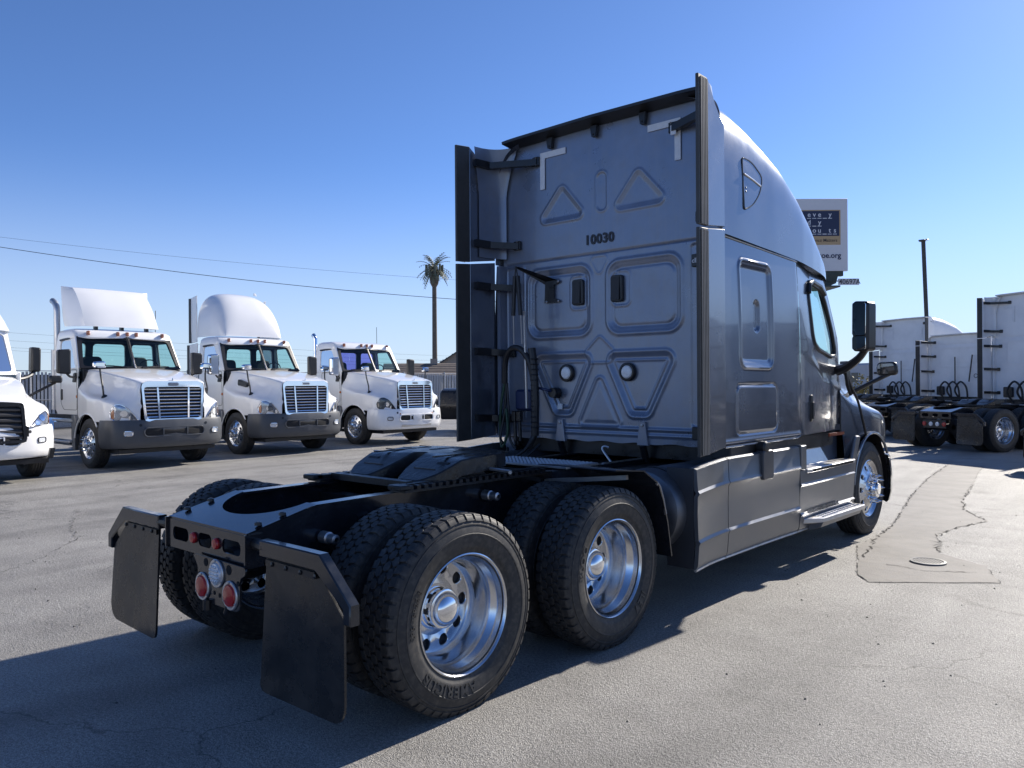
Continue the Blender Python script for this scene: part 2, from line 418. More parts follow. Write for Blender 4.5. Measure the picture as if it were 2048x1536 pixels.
# ------------------------------------------------------------------ setting: yard ground
def ground_material():
    m = bpy.data.materials.new('aged_asphalt'); m.use_nodes = True
    nt = m.node_tree; N = nt.nodes; L = nt.links; b = N['Principled BSDF']
    tc = N.new('ShaderNodeTexCoord')
    def noise(sc, det=5, ro=.6, dist=0):
        n = N.new('ShaderNodeTexNoise'); n.inputs['Scale'].default_value = sc; n.inputs['Detail'].default_value = det; n.inputs['Roughness'].default_value = ro
        n.inputs['Distortion'].default_value = dist
        L.new(tc.outputs['Object'], n.inputs['Vector']); return n
    def ramp(src, stops):
        r = N.new('ShaderNodeValToRGB'); e = r.color_ramp.elements
        while len(e) < len(stops): e.new(.5)
        for k, (p, c) in enumerate(stops): e[k].position = p; e[k].color = (c, c, c, 1) if not isinstance(c, tuple) else (*c, 1)
        L.new(src, r.inputs['Fac']); return r
    def mul(a, bb):
        x = N.new('ShaderNodeMix'); x.data_type = 'RGBA'; x.blend_type = 'MULTIPLY'; x.inputs['Factor'].default_value = 1
        L.new(a, x.inputs['A']); L.new(bb, x.inputs['B']); return x.outputs['Result']
    big = noise(.16, 5, .55, .6); mid = noise(1.3, 6, .65); fine = noise(55, 3, .7); spk = noise(150, 2, .6)
    base = ramp(big.outputs['Fac'], [(.28, (.215, .207, .193)), (.5, (.275, .264, .245)), (.74, (.322, .309, .286))])
    st = ramp(mid.outputs['Fac'], [(.28, .70), (.5, .98), (.75, 1.1)])
    fi = ramp(fine.outputs['Fac'], [(.30, .56), (.5, 1.0), (.70, 1.42)])
    sp = ramp(spk.outputs['Fac'], [(.34, .58), (.5, 1.0), (.64, 1.55)])
    c = mul(mul(mul(base.outputs['Color'], st.outputs['Color']), fi.outputs['Color']), sp.outputs['Color'])
    # long tyre-worn streaks
    mp = N.new('ShaderNodeMapping'); mp.inputs['Scale'].default_value = (1.1, .09, 1); mp.inputs['Rotation'].default_value = (0, 0, rad(-14))
    L.new(tc.outputs['Object'], mp.inputs['Vector'])
    sn = N.new('ShaderNodeTexNoise'); sn.inputs['Scale'].default_value = 1.6; sn.inputs['Detail'].default_value = 5
    L.new(mp.outputs['Vector'], sn.inputs['Vector'])
    sr = ramp(sn.outputs['Fac'], [(.3, .80), (.55, 1.0), (.8, 1.10)])
    c = mul(c, sr.outputs['Color'])
    # oil spots
    on = noise(.9, 2, .5, 1.2); orr = ramp(on.outputs['Fac'], [(.24, .6), (.31, 1.0)])
    c = mul(c, orr.outputs['Color'])
    # oil drips and rubber scuffs
    vd = N.new('ShaderNodeTexVoronoi'); vd.inputs['Scale'].default_value = .55; vd.inputs['Randomness'].default_value = 1.0
    wd = noise(5.0, 3, .6); av = N.new('ShaderNodeVectorMath'); av.operation = 'MULTIPLY_ADD'; L.new(wd.outputs['Color'], av.inputs[0]); av.inputs[1].default_value = (.16, .16, .16); L.new(tc.outputs['Object'], av.inputs[2]); L.new(av.outputs[0], vd.inputs['Vector'])
    dr = ramp(vd.outputs['Distance'], [(.05, .62), (.15, .92), (.24, 1.0)])
    c = mul(c, dr.outputs['Color'])
    wvt = N.new('ShaderNodeTexWave'); wvt.inputs['Scale'].default_value = .16; wvt.inputs['Distortion'].default_value = 7.0; wvt.inputs['Detail'].default_value = 3; wvt.inputs['Detail Scale'].default_value = .6
    L.new(tc.outputs['Object'], wvt.inputs['Vector']); sc_ = ramp(wvt.outputs['Fac'], [(.0, .84), (.10, 1.0), (1.0, 1.0)]); c = mul(c, sc_.outputs['Color'])
    # fine cracks
    vo = N.new('ShaderNodeTexVoronoi'); vo.feature = 'DISTANCE_TO_EDGE'; vo.inputs['Scale'].default_value = .33
    wv = noise(2.2, 5, .6); ad = N.new('ShaderNodeVectorMath'); ad.operation = 'MULTIPLY_ADD'
    L.new(wv.outputs['Color'], ad.inputs[0]); ad.inputs[1].default_value = (.5, .5, .5); L.new(tc.outputs['Object'], ad.inputs[2])
    L.new(ad.outputs[0], vo.inputs['Vector'])
    cr = ramp(vo.outputs['Distance'], [(.0, .45), (.0035, 1.0)])
    msk = noise(.35, 2, .5); mr = ramp(msk.outputs['Fac'], [(.5, 1.0), (.6, 0.0)])
    mm = N.new('ShaderNodeMix'); mm.data_type = 'RGBA'; mm.blend_type = 'LIGHTEN'; mm.inputs['Factor'].default_value = 1
    L.new(cr.outputs['Color'], mm.inputs['A']); L.new(mr.outputs['Color'], mm.inputs['B'])
    c = mul(c, mm.outputs['Result'])
    L.new(c, b.inputs['Base Color'])
    b.inputs['Roughness'].default_value = .62
    b.inputs['Specular IOR Level'].default_value = .5
    bp = N.new('ShaderNodeBump'); bp.inputs['Strength'].default_value = .75; bp.inputs['Distance'].default_value = .014
    hs = N.new('ShaderNodeMath'); hs.operation = 'ADD'
    L.new(fine.outputs['Fac'], hs.inputs[0]); L.new(spk.outputs['Fac'], hs.inputs[1]); L.new(hs.outputs[0], bp.inputs['Height'])
    bp2 = N.new('ShaderNodeBump'); bp2.inputs['Strength'].default_value = .25; bp2.inputs['Distance'].default_value = .1
    L.new(mid.outputs['Fac'], bp2.inputs['Height']); L.new(bp.outputs['Normal'], bp2.inputs['Normal'])
    L.new(bp2.outputs['Normal'], b.inputs['Normal'])
    return m
ASPHALT = ground_material()
g = MB(); g.add([(-900, -900, 0), (900, -900, 0), (900, 1500, 0), (-900, 1500, 0)], [(0, 1, 2, 3)])
yard = ob('asphalt_yard', g, ASPHALT, smooth=0, kind='structure')

# concrete-like repair strip with a round drain cover
CONC = mat('grey_trench_concrete', (0.150, 0.141, 0.130), 0.72, var=0.28, vscale=2.2, bump=0.35, bscale=70, dust=.3)
strip = [(1.28, 5.47), (1.70, 4.20), (1.86, 3.99), (2.68, 4.66), (2.45, 5.25), (1.98, 5.60), (1.90, 6.0), (1.75, 6.6), (1.82, 7.3), (1.98, 7.8), (1.55, 8.6), (1.32, 9.6), (1.1, 11.2), (.80, 13.0), (.60, 14.5), (-.02, 14.6), (.12, 13.0), (.35, 11.5), (.66, 9.6), (.98, 8.0), (1.18, 7.0), (1.28, 6.2)]
dense = []
for i in range(len(strip)):
    a, b2 = strip[i], strip[(i + 1) % len(strip)]; n = max(2, int(math.dist(a, b2) / .07))
    for k in range(n):
        t = k / n; j = .018 if (a[1] > 5.3 or b2[1] > 5.3) else .006
        dense.append((a[0] + (b2[0] - a[0]) * t + random.uniform(-j, j), a[1] + (b2[1] - a[1]) * t + random.uniform(-j, j)))
patch = MB(); patch.add([(x, y, .004) for x, y in dense], [tuple(range(len(dense)))])
patch_o = ob('concrete_repair_strip', patch, CONC, smooth=0, kind='structure')
CRACK = mat('dark_crack', (0.012, 0.011, 0.01), .95, var=.3)
def crack(path, w, parent, jit=.02):
    pts = []
    for i in range(len(path) - 1):
        n = max(3, int(math.dist(path[i], path[i + 1]) / .045))
        for k in range(n):
            t = k / n; pts.append((path[i][0] + (path[i + 1][0] - path[i][0]) * t + random.uniform(-jit, jit), path[i][1] + (path[i + 1][1] - path[i][1]) * t + random.uniform(-jit, jit)))
    m = MB(); vs = []; fs = []
    for i, p in enumerate(pts):
        q = pts[min(i + 1, len(pts) - 1)]; q0 = pts[max(i - 1, 0)]
        dx, dy = q[0] - q0[0], q[1] - q0[1]; l = math.hypot(dx, dy) or 1; ww = w * random.uniform(.1, 1.0) * random.uniform(.5, 1.2)
        vs += [(p[0] - dy / l * ww, p[1] + dx / l * ww, .008), (p[0] + dy / l * ww, p[1] - dx / l * ww, .008)]
    gap = 0
    for i in range(len(pts) - 1):
        if gap == 0 and random.random() < .10: gap = random.randint(1, 4)
        if gap: gap -= 1; continue
        fs.append((2 * i, 2 * i + 1, 2 * i + 3, 2 * i + 2))
    for i in range(2, len(pts) - 2):
        if random.random() < .16:
            p = pts[i]; a = random.uniform(0, 6.28); l = random.uniform(.04, .14); q = (p[0] + l * math.cos(a), p[1] + l * math.sin(a)); o = len(vs); ww = w * .45
            vs += [(p[0] - ww * math.sin(a), p[1] + ww * math.cos(a), .008), (p[0] + ww * math.sin(a), p[1] - ww * math.cos(a), .008), (q[0], q[1], .008)]; fs.append((o, o + 1, o + 2))
    m.add(vs, fs); return ob('crack', m, CRACK, parent, smooth=0)
crack([(1.28, 6.2), (1.18, 7.0), (.98, 8.0), (.66, 9.6), (.35, 11.5), (.0, 14.4)], .012, patch_o)
crack([(1.98, 5.60), (1.90, 6.0), (1.75, 6.6), (1.82, 7.3), (1.98, 7.8), (1.55, 8.6), (1.32, 9.6), (1.05, 11.5)], .013, patch_o, .03)
crack([(1.28, 6.1), (1.45, 5.3), (1.52, 4.9)], .012, patch_o, .03)
crack([(1.75, 4.75), (2.1, 4.7), (2.5, 4.95)], .008, patch_o)
crack([(1.28, 5.45), (1.7, 4.2), (1.86, 3.99)], .005, patch_o, .004)
crack([(2.68, 4.66), (2.45, 5.25)], .006, patch_o, .008)
crack([(1.86, 3.99), (2.3, 4.33), (2.68, 4.66)], .004, patch_o, .006)
crack([(.7, 9.5), (1.34, 9.7)], .004, patch_o, .01)
crack([(.12, 13.0), (.8, 13.1)], .004, patch_o, .01)
crack([(-5.2, .4), (-4.3, -.3), (-3.6, -1.3)], .007, yard, .03)
crack([(-7.5, 1.2), (-6.0, .6), (-5.2, .4)], .006, yard, .04)
crack([(-2.9, -1.1), (-2.1, -.9), (-1.5, -.6)], .004, yard, .03)
def drain(loc):
    t = thing('drain_cover', 'round slotted metal drain cover set in the grey repair strip', 'drain cover', loc)
    m = MB(); m.lathe([(.150, .0), (.150, .012), (.128, .014), (.124, .004)], 'z', n=40); ob('rim', m, mat('worn_grate', (.2, .195, .185), .6, .4, var=.2), t)
    m = MB(); m.lathe([(.123, .001), (.0005, .001)], 'z', n=32); ob('dark_pit', m, CRACK, t)
    for k in range(-5, 6):
        x = k * .0225; h = math.sqrt(.122 ** 2 - x * x); m = MB(); m.box(x - .006, x + .006, -h, h, .003, .011); ob('grate_bar', m, mat('worn_grate', (.2, .195, .185), .6, .4, var=.2), t)
drain((2.03, 5.08, .005))
# loose pebbles and chips on the asphalt
pm = MB()
for k in range(420):
    x, y = random.uniform(-9, 4), random.uniform(-2.2, 9); r = random.uniform(.004, .011)
    a = random.random() * 6
    vs = [(x + r * math.cos(a + i * 1.57) * random.uniform(.6, 1.2), y + r * math.sin(a + i * 1.57) * random.uniform(.6, 1.2), .001) for i in range(4)] + [(x, y, r * .9)]
    pm.add(vs, [(0, 1, 4), (1, 2, 4), (2, 3, 4), (3, 0, 4)])
pb = ob('pebbles', pm, mat('pebble_stone', (.10, .095, .09), .8, var=.4, vscale=3), smooth=0, kind='stuff')
pb['label'] = 'small stone chips scattered on the asphalt'; pb['category'] = 'pebbles'

# ------------------------------------------------------------------ wheels (shared meshes)
WM = {}
TR = .506
def clampz(mb, z0=-.492):
    mb.v = [(x, y, max(z, z0)) for x, y, z in mb.v]; return mb
def tyre_profile(tread_r, ribs=False):
    side = [(.288, .100), (.300, .112), (.318, .120), (.330, .123), (.334, .127), (.345, .129), (.380, .1375), (.400, .1385), (.402, .1415), (.408, .1415), (.410, .1380), (.432, .1335), (.448, .128), (.450, .131), (.456, .130), (.458, .125), (.470, .121), (.472, .124), (.477, .122), (.479, .117)]
    right = side
    if ribs: tread = [(.492, .112), (tread_r - .006, .106), (tread_r, .098)] + [p for c in (.066, .022, -.022, -.066) for p in ((tread_r + .002, c + .007), (tread_r - .012, c + .004), (tread_r - .012, c - .004), (tread_r + .002, c - .007))] + [(tread_r, -.098), (tread_r - .006, -.106), (.492, -.112)]
    else: tread = [(.490, .110), (.494, .09), (.495, 0), (.494, -.09), (.490, -.110)]
    return right + tread + [(r, -a) for r, a in reversed(side)]
m = MB(); m.lathe(tyre_profile(TR), 'x', n=72); WM['tyre'] = build_mesh('tyre', clampz(m), 40)
m = MB(); m.lathe(tyre_profile(TR, True), 'x', n=72); WM['tyre_steer'] = build_mesh('tyre_steer', clampz(m), 40)
# drive tread blocks
m = MB(); NB = 50; cols = (-.087, -.0435, 0, .0435, .087)
for ci, cx in enumerate(cols):
    for k in range(NB):
        th0 = 2 * math.pi * (k + (.5 if ci % 2 else 0)) / NB; w = .0208; hl = math.pi / NB * .99
        sk = .10 * hl * (1 if ci % 2 else -1)
        edge = abs(cx) > .08
        if edge:
            sx = 1 if cx > 0 else -1
            P = [(-w * sx, -hl * .82), (w * .9 * sx, -hl * .70), (w * 1.25 * sx, -hl * .62), (w * 1.25 * sx, hl * .62), (w * .9 * sx, hl * .70), (-w * sx, hl * .82), (-w * 1.25 * sx, hl * .1)]
        else:
            P = [(-w, -hl * .55), (-w * .25, -hl * .86), (w * .45, -hl * .80), (w, -hl * .45), (w, hl * .55), (w * .25, hl * .86), (-w * .45, hl * .80), (-w, hl * .45)]
        n = len(P); vs = []
        for lev, (r, s) in enumerate(((.486, 1.04), (TR - .002, 1.0), (TR, .93))):
            for (x, t) in P:
                X = cx + x * s; rr = r - (max(0, abs(X) - .098) * (.55 if lev else .2))
                a = th0 + t * s + sk * x / w; vs.append((X, rr * math.cos(a), rr * math.sin(a)))
        fs = [(l * n + i, l * n + (i + 1) % n, (l + 1) * n + (i + 1) % n, (l + 1) * n + i) for l in range(2) for i in range(n)] + [tuple(2 * n + i for i in range(n))]
        m.add(vs, fs)
    # shoulder lugs reaching down the sidewall
for sgn in (-1, 1):
    for k in range(NB):
        a0 = 2 * math.pi * k / NB; h = math.pi / NB * .74; vs = []
        for r, x in ((.503, .106), (.492, .1165), (.479, .1235), (.471, .1265)):
            for t in (-h, h): vs.append((sgn * x, r * math.cos(a0 + t), r * math.sin(a0 + t)))
        for r, x in ((.485, .10), (.484, .109), (.474, .117), (.468, .121)):
            for t in (-h, h): vs.append((sgn * x, r * math.cos(a0 + t), r * math.sin(a0 + t)))
        fs = [(2 * i, 2 * i + 1, 2 * i + 3, 2 * i + 2) for i in range(3)] + [(2 * i, 2 * i + 2, 10 + 2 * i, 8 + 2 * i) for i in range(3)] + [(2 * i + 1, 9 + 2 * i, 11 + 2 * i, 2 * i + 3) for i in range(3)] + [(6, 7, 15, 14)]
        m.add(vs, fs)
WM['tread'] = build_mesh('tread', clampz(m, -.494), 30)

def disc_holes(mb, rin, rout, n, rc, rh, ax, depth=.02, per=5):
    half = math.pi / n
    a0, a1, b0, b1 = rin - rc, rout - rc, -half * rc, half * rc
    rim = [(a0, b0 + (b1 - b0) * k / per) for k in range(per)] + [(a0 + (a1 - a0) * k / per, b1) for k in range(per)] + [(a1, b1 + (b0 - b1) * k / per) for k in range(per)] + [(a1 + (a0 - a1) * k / per, b0) for k in range(per)]
    N = len(rim)
    for s in range(n):
        tc = 2 * half * s
        def P(a, b, dx=0):
            r = rc + a; t = tc + b / rc; return (ax(r) + dx, r * math.cos(t), r * math.sin(t))
        vs = []
        for a, b in rim: vs.append(P(a, b))
        dirs = [(a / math.hypot(a, b), b / math.hypot(a, b)) for a, b in rim]
        for q, dx in ((1.12, 0), (1.0, -.004), (1.0, -depth)):
            for a, b in dirs: vs.append(P(a * rh * q, b * rh * q, dx))
        fs = [(L * N + i, L * N + (i + 1) % N, (L + 1) * N + (i + 1) % N, (L + 1) * N + i) for L in range(3) for i in range(N)]
        mb.add(vs, fs)
# deep-dish drive wheel
m = MB(); m.lathe([(.290, .098), (.3085, .112), (.3085, .119), (.303, .122), (.297, .117), (.2925, .100), (.289, .075), (.285, .062), (.268, .040), (.259, .022), (.2575, 0), (.2575, -.070), (.252, -.102), (.238, -.115)], 'x', n=72)
disc_holes(m, .150, .238, 10, .199, .0300, lambda r: -.115 - (.008 if r < .16 else 0))
m.lathe([(.150, -.123), (.115, -.115), (.02, -.115)], 'x', n=40)
WM['rim_drive'] = build_mesh('rim_drive', m, 40)
m = MB(); m.lathe([(.252, -.140), (.02, -.140)], 'x', n=40); m.lathe([(.285, -.145), (.26, -.145), (.26, -.02)], 'x', n=40); WM['backing'] = build_mesh('backing', m, 30)
# hub cover of the drive wheels
m = MB(); m.lathe([(r_, a_ - .062) for r_, a_ in [(.118, -.070), (.118, -.045), (.112, -.038), (.104, -.036), (.104, .020), (.101, .028), (.094, .031), (.089, .031), (.087, .038), (.082, .050), (.073, .061), (.060, .070), (.044, .0765), (.026, .080), (.010, .0815), (.0005, .082)]], 'x', n=56); WM['hub_drive'] = build_mesh('hub_drive', m, 40)
m = MB()
for k in range(8):
    a = 2 * math.pi * k / 8
    vs = [(x, .1050 * math.cos(a + t), .1050 * math.sin(a + t)) for x, t in ((-.088, -.13), (-.052, -.13), (-.052, .13), (-.088, .13))]; m.add(vs, [(0, 1, 2, 3)])
WM['hub_slots'] = build_mesh('hub_slots', m, 0)
# convex steer wheel
m = MB(); m.lathe([(.290, .098), (.3085, .112), (.3085, .119), (.303, .122), (.297, .116), (.287, .100), (.276, .092)], 'x', n=72)
def axs(r): return .092 + (.276 - r) * .42
disc_holes(m, .165, .276, 10, .226, .0265, axs)
m.lathe([(.165, axs(.165)), (.155, .150), (.10, .150)], 'x', n=40)
WM['rim_steer'] = build_mesh('rim_steer', m, 40)
m = MB(); m.lathe([(.098, .148), (.098, .20), (.090, .212), (.060, .216), (.056, .224), (.0005, .226)], 'x', n=40); WM['hub_steer'] = build_mesh('hub_steer', m, 40)
m = MB()
for k in range(10):
    a = 2 * math.pi * k / 10; cy, cz = .1425 * math.cos(a), .1425 * math.sin(a)
    m.lathe([(.021, .146), (.021, .160), (.015, .166), (.013, .195), (.015, .205), (.010, .216), (.002, .240)], 'x', (0, cy, cz), n=8)
WM['lug_covers'] = build_mesh('lug_covers', m, 30)
m = MB()
for k in range(10):
    a = 2 * math.pi * k / 10; m.lathe([(.016, -.078), (.016, -.045), (.010, -.040), (.0005, -.040)], 'x', (0, .1425 * math.cos(a), .1425 * math.sin(a)), n=6)
WM['lug_nuts'] = build_mesh('lug_nuts', m, 20)

def wrap_text(s, size, rmid, ang, face=.1395, ext=.002, flip=False, bold=.0, spacing=1.05):
    t = text_mb(s, size, ext, bold, spacing, 'CENTER'); out = MB()
    vs = []
    for x, y, z in t.v:
        r = rmid + (y - size * .35); a = ang - x / rmid
        xs = face - max(0, (r - .405)) * .22 - max(0, (.385 - r)) * .16
        vs.append((xs + z + ext * .3, r * math.cos(a), r * math.sin(a)))
    return out.add(vs, t.f)
def drive_wheel(root, x, y, z, outer=True, side=1, text=None, rotx=0.0):
    w = put('wheel', WM['rim_drive'], ALU, root, (x, y, z), (0, 0, 0 if side > 0 else math.pi))
    put('tyre', WM['tyre'], RUBBER, w); put('tread', WM['tread'], RUBBER, w)
    if outer:
        put('wheel_back', WM['backing'], BLACK, w); h = put('hub_cap', WM['hub_drive'], CHROME, w); put('hub_slot', WM['hub_slots'], BLACK, w)
    for a in (text or ()): ob('sidewall_lettering', wrap_text(*a[0], **a[1]), mat('lettering_rubber', (.034, .034, .035), .45, var=.2), w, smooth=30)
    return w
def steer_wheel(root, x, y, z, side=1, steer=0.0):
    w = put('wheel', WM['rim_steer'], CHROME if root.get('chrome_wheels') else ALU, root, (x, y, z), (0, 0, steer + (0 if side > 0 else math.pi)))
    put('tyre', WM['tyre_steer'], RUBBER, w); put('hub_cap', WM['hub_steer'], CHROME, w); put('lug_nut_covers', WM['lug_covers'], CHROME, w)
    put('wheel_back', WM['backing'], BLACK, w, (.04, 0, 0))
    return w

# ------------------------------------------------------------------ sleeper tractor
YW = 2.87
def make_profile(zb, stations):
    S = np.array(stations, float)
    def at(y): return [np.interp(y, S[:, 0], S[:, k]) for k in (1, 2)]
    return at
RAISED = [(2.78, 3.93, 1.195), (3.1, 3.94, 1.195), (3.46, 3.90, 1.19), (3.75, 3.81, 1.19), (4.06, 3.70, 1.185), (4.39, 3.49, 1.18), (4.65, 3.28, 1.165), (4.90, 3.05, 1.14), (5.08, 2.92, 1.11), (5.22, 2.82, 1.07), (5.30, 2.76, 1.04)]
MID = [(2.78, 3.10, 1.195), (3.3, 3.13, 1.195), (3.67, 3.12, 1.19), (4.0, 3.09, 1.185), (4.3, 3.05, 1.18), (4.7, 2.98, 1.16), (5.0, 2.91, 1.12), (5.2, 2.84, 1.09), (5.36, 2.76, 1.04)]
def seam_z(y): return np.interp(y, [2.7, 4.25, 5.4], [2.80, 2.745, 2.66])
def cap_curve(at, y, n=28, ex=None):
    zt, w = at(y); ex = ex or float(np.interp(y, [2.85, 3.5], [7.5, 6.2])); zb = seam_z(y) + .006; h = zt - zb; t = np.linspace(0, math.pi / 2, n); p = 2 / ex
    x = w * np.cos(t) ** p; z = zb + h * np.sin(t) ** p
    x = x - .05 * ((z - zb) / max(h, .2)) ** 2 * (h / 1.1) * np.cos(t) ** .3
    x[-1] = 0; z = z + .02 * (1 - (x / w) ** 2) * (z > zb + h * .9)
    return x, z
def body_x(y, z):
    z = np.asarray(z, float); y = np.asarray(y, float)
    return 1.20 - .030 * np.clip((z - 2.0) / .8, 0, 1.2) ** 1.6 - .11 * np.clip((y - 4.15) / 1.3, 0, 1.3) ** 1.7 - .05 * np.clip((z - 2.0) / .7, 0, 1) * np.clip((y - 4.2) / .5, 0, 1)

def sleeper(root, paint, wallpaint, roof='raised', full=True, front=True, skirt=SKIRT, ext=(2.30, 2.77)):
    stations = RAISED if roof == 'raised' else MID
    at = make_profile(2.8, stations)
    ztop = stations[0][1]
    key = roof + ('F' if full else 'S')
    # --- rear wall (pressed panel)
    dx = .0085 if full else .03
    zs = np.arange(1.15, ztop + .001, dx if full else .03)
    zs = np.append(zs, ztop)
    ns = int(2.36 / dx)
    cx_, cz_ = cap_curve(at, 2.80, 60, 14.0)
    def hw(z):
        z = np.asarray(z, float); r = np.full(z.shape, 1.17)
        up = z > 2.806
        r = np.where(up, np.minimum(1.17, np.interp(z, cz_, cx_) - .02), r)
        return np.maximum(r, .02)
    s = np.linspace(-1, 1, ns)
    Zg = np.repeat(zs[:, None], ns, 1); Xg = hw(Zg) * s[None, :]
    D = np.zeros_like(Xg)   # + = towards the rear; pressings kept shallow
    if full:
        c = -.03
        for sg in (-1, 1):
            P = [(c + sg * .41, 3.40), (c + sg * .60, 3.19), (c + sg * .23, 3.19)]
            d = sd_poly(Xg, Zg, P, .055); D += .010 * bead(d, .022) - .010 * step(d + .035, .03)
            x0, x1 = sorted((c + sg * .085, c + sg * .82))
            d = sd_box(Xg, Zg, x0, x1, 2.08, 2.71, .13); D += .016 * bead(d, .03); D -= .022 * step(d + .05, .05)
            d2 = sd_box(Xg, Zg, x0 + .07, x1 - .07, 2.15, 2.64, .09); D += .014 * step(d2, .03)
            x0, x1 = sorted((c + sg * .13, c + sg * .32))
            d = sd_box(Xg, Zg, x0, x1, 2.32, 2.62, .05); D += .008 * bead(d, .014)
            P = [(c + sg * .17, 1.84), (c + sg * .66, 1.84), (c + sg * .46, 1.45), (c + sg * .36, 1.45)]
            d = sd_poly(Xg, Zg, P, .085); D += .014 * bead(d, .026) - .020 * step(d + .035, .04) + .012 * bead(d + .075, .016)
        d = sd_box(Xg, Zg, -.09 + .03, .09 - .03, 3.16, 3.51, .058); D += .008 * bead(d, .016) - .006 * step(d + .01, .02)
        d = sd_poly(Xg, Zg, [(c, 2.66), (c + .045, 2.735), (c - .045, 2.735)], .04); D += .006 * bead(d, .012)
        d = sd_poly(Xg, Zg, [(c, 2.03), (c + .115, 1.93), (c + .09, 1.87), (c - .09, 1.87), (c - .115, 1.93)], .035); D += .009 * bead(d, .016)
        d = sd_poly(Xg, Zg, [(c, 1.66), (c + .17, 1.32), (c - .17, 1.32)], .05); D += .012 * bead(d, .022) + .008 * step(d + .05, .03)
        d = sd_box(Xg, Zg, .87, 1.06, 1.30, 2.765, .03); D -= .016 * step(d, .02)
        d = sd_box(Xg, Zg, -1.12, -.90, 1.30, 2.765, .03); D += .010 * bead(d, .014)
        D -= .012 * np.clip(1 - np.abs(Zg - 2.80) / .009, 0, 1) ** .5 * (np.abs(Xg) < 1.13)
        for zc, a in ((1.265, .020), (1.215, .014)): D += a * bead(Zg - zc, .022) * (np.abs(Xg) < 1.0) * (1 - bead(Xg - .42, .05)) * (1 - bead(Xg + .46, .05))
        D += .0012 * np.sin(Xg * 7 + Zg * 3) + .0010 * np.sin(Zg * 9 + 1 + Xg * 2)
        Zs = np.where(Zg < 1.16, Zg - .012 * np.sin(Xg * 9) ** 2, Zg)
    else:
        Zs = Zg
        d = sd_box(Xg, Zg, -.8, .8, 2.1, 2.7, .1); D += .01 * bead(d, .04)
        D -= .012 * bead(Zg - 2.80, .03)
    D = D * .7
    G = np.stack([Xg, YW - D, Zs], -1)
    m = MB(); m.grid(G)
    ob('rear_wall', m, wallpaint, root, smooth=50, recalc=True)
    # --- side walls
    for sd in (1, -1):
        ny, nz = (150, 150) if full and sd > 0 else (14, 14)
        ys = np.linspace(2.77, 4.235, ny); zz = np.linspace(0, 1, nz)
        Yg = np.repeat(ys[:, None], nz, 1); Zg = 1.155 + (seam_z(Yg) - .008 - 1.155) * zz[None, :]
        Xs = body_x(Yg, Zg)
        if full and sd > 0:
            d = sd_box(Yg, Zg, 3.06, 3.66, 1.775, 2.64, .085); Xs = Xs + .012 * bead(d, .022) - .016 * step(d + .045, .04)
            d = sd_box(Yg, Zg, 3.34, 3.44, 2.08, 2.32, .045); Xs = Xs - .022 * step(d, .022)
            d = sd_box(Yg, Zg, 2.98, 3.74, 1.245, 1.635, .07); Xs = Xs - .012 * np.clip(1 - np.abs(d) / .010, 0, 1) ** .5 + .004 * step(d + .01, .02)
            Xs = Xs + .008 * bead(Zg - 1.19, .03)
            Xs = Xs + .0010 * np.sin(Yg * 6 + Zg * 2) + .0008 * np.sin(Zg * 7 + Yg)
        if not full and sd > 0:
            pass
        Xs = Xs - .03 * np.clip((1.19 - Zg) / .035, 0, 1) ** 2
        m = MB(); m.grid(np.stack([sd * Xs, Yg, Zg], -1))
        ob('sleeper_side', m, paint, root, smooth=50)
        # jamb closing the sheet at the door gap and rear corner
        m = MB(); e = [(sd * (float(body_x(4.235, z)) - dd), 4.235 + (.0 if dd == 0 else .004), z) for dd in (0, .05) for z in np.linspace(1.155, 2.73, 8)]
        m.add(e, [(i, i + 1, 9 + i, 8 + i) for i in range(7)]); ob('door_jamb', m, wallpaint, root); m = MB(); m.box(min(sd * 1.13, sd * 1.17), max(sd * 1.13, sd * 1.17), 2.775, 2.872, 1.155, 2.79)
        ob('corner_post', m, wallpaint, root)
    # --- roof cap
    ys = np.concatenate([np.linspace(2.78, 4.2, 26), np.linspace(4.25, stations[-1][0], 24)]); rows = []
    for y in ys:
        x, z = cap_curve(at, y); X2 = np.concatenate([x, -x[::-1][1:]]); Z2 = np.concatenate([z, z[::-1][1:]])
        rows.append(np.stack([X2, np.full_like(X2, y), Z2], -1))
    cap = MB(); cap.grid(np.array(rows)); last = rows[-1]
    cap.add(last, [tuple(range(len(last)))])
    ob('roof_cap', cap, paint, root, smooth=40)
    # --- doors with windows, cab front
    def yfront(z): return np.interp(z, [1.17, 1.45, 1.70, 1.85, 2.05, 2.62, 2.72], [5.95, 5.78, 5.56, 5.50, 5.53, 5.22, 5.14])
    win = [(4.60, 2.57), (4.57, 2.45), (4.60, 2.10), (4.64, 2.015), (4.76, 1.965), (5.20, 1.905), (5.33, 1.915), (5.36, 1.96), (5.29, 2.17), (5.15, 2.44), (5.08, 2.52), (4.98, 2.565), (4.70, 2.60)]
    winr = round_poly(win, .03, 3)
    for sd in (1, -1):
        if not full and sd < 0: pass
        ny, nz = (70, 90) if full else (24, 30)
        zz = np.linspace(1.17, 2.70, nz); u = np.linspace(0, 1, ny)
        Zg = np.repeat(zz[None, :], ny, 0); Yf = yfront(Zg); Yg = 4.247 + (Yf - 4.247) * u[:, None]
        Xs = body_x(Yg, Zg) - .002
        Xs = Xs - .010 * step(np.abs(Zg - 1.33) - .05, .05) * 0
        # belt-line scoop under the window
        d = sd_poly(Yg, Zg, [(4.62, 1.93), (5.42, 1.86), (5.50, 1.68), (4.95, 1.72)], .04); Xs = Xs - .010 * step(d, .07)
        ins = sd_poly(Yg, Zg, win, .0)
        m = MB(); vs = np.stack([sd * Xs, Yg, Zg], -1).reshape(-1, 3); fs = []
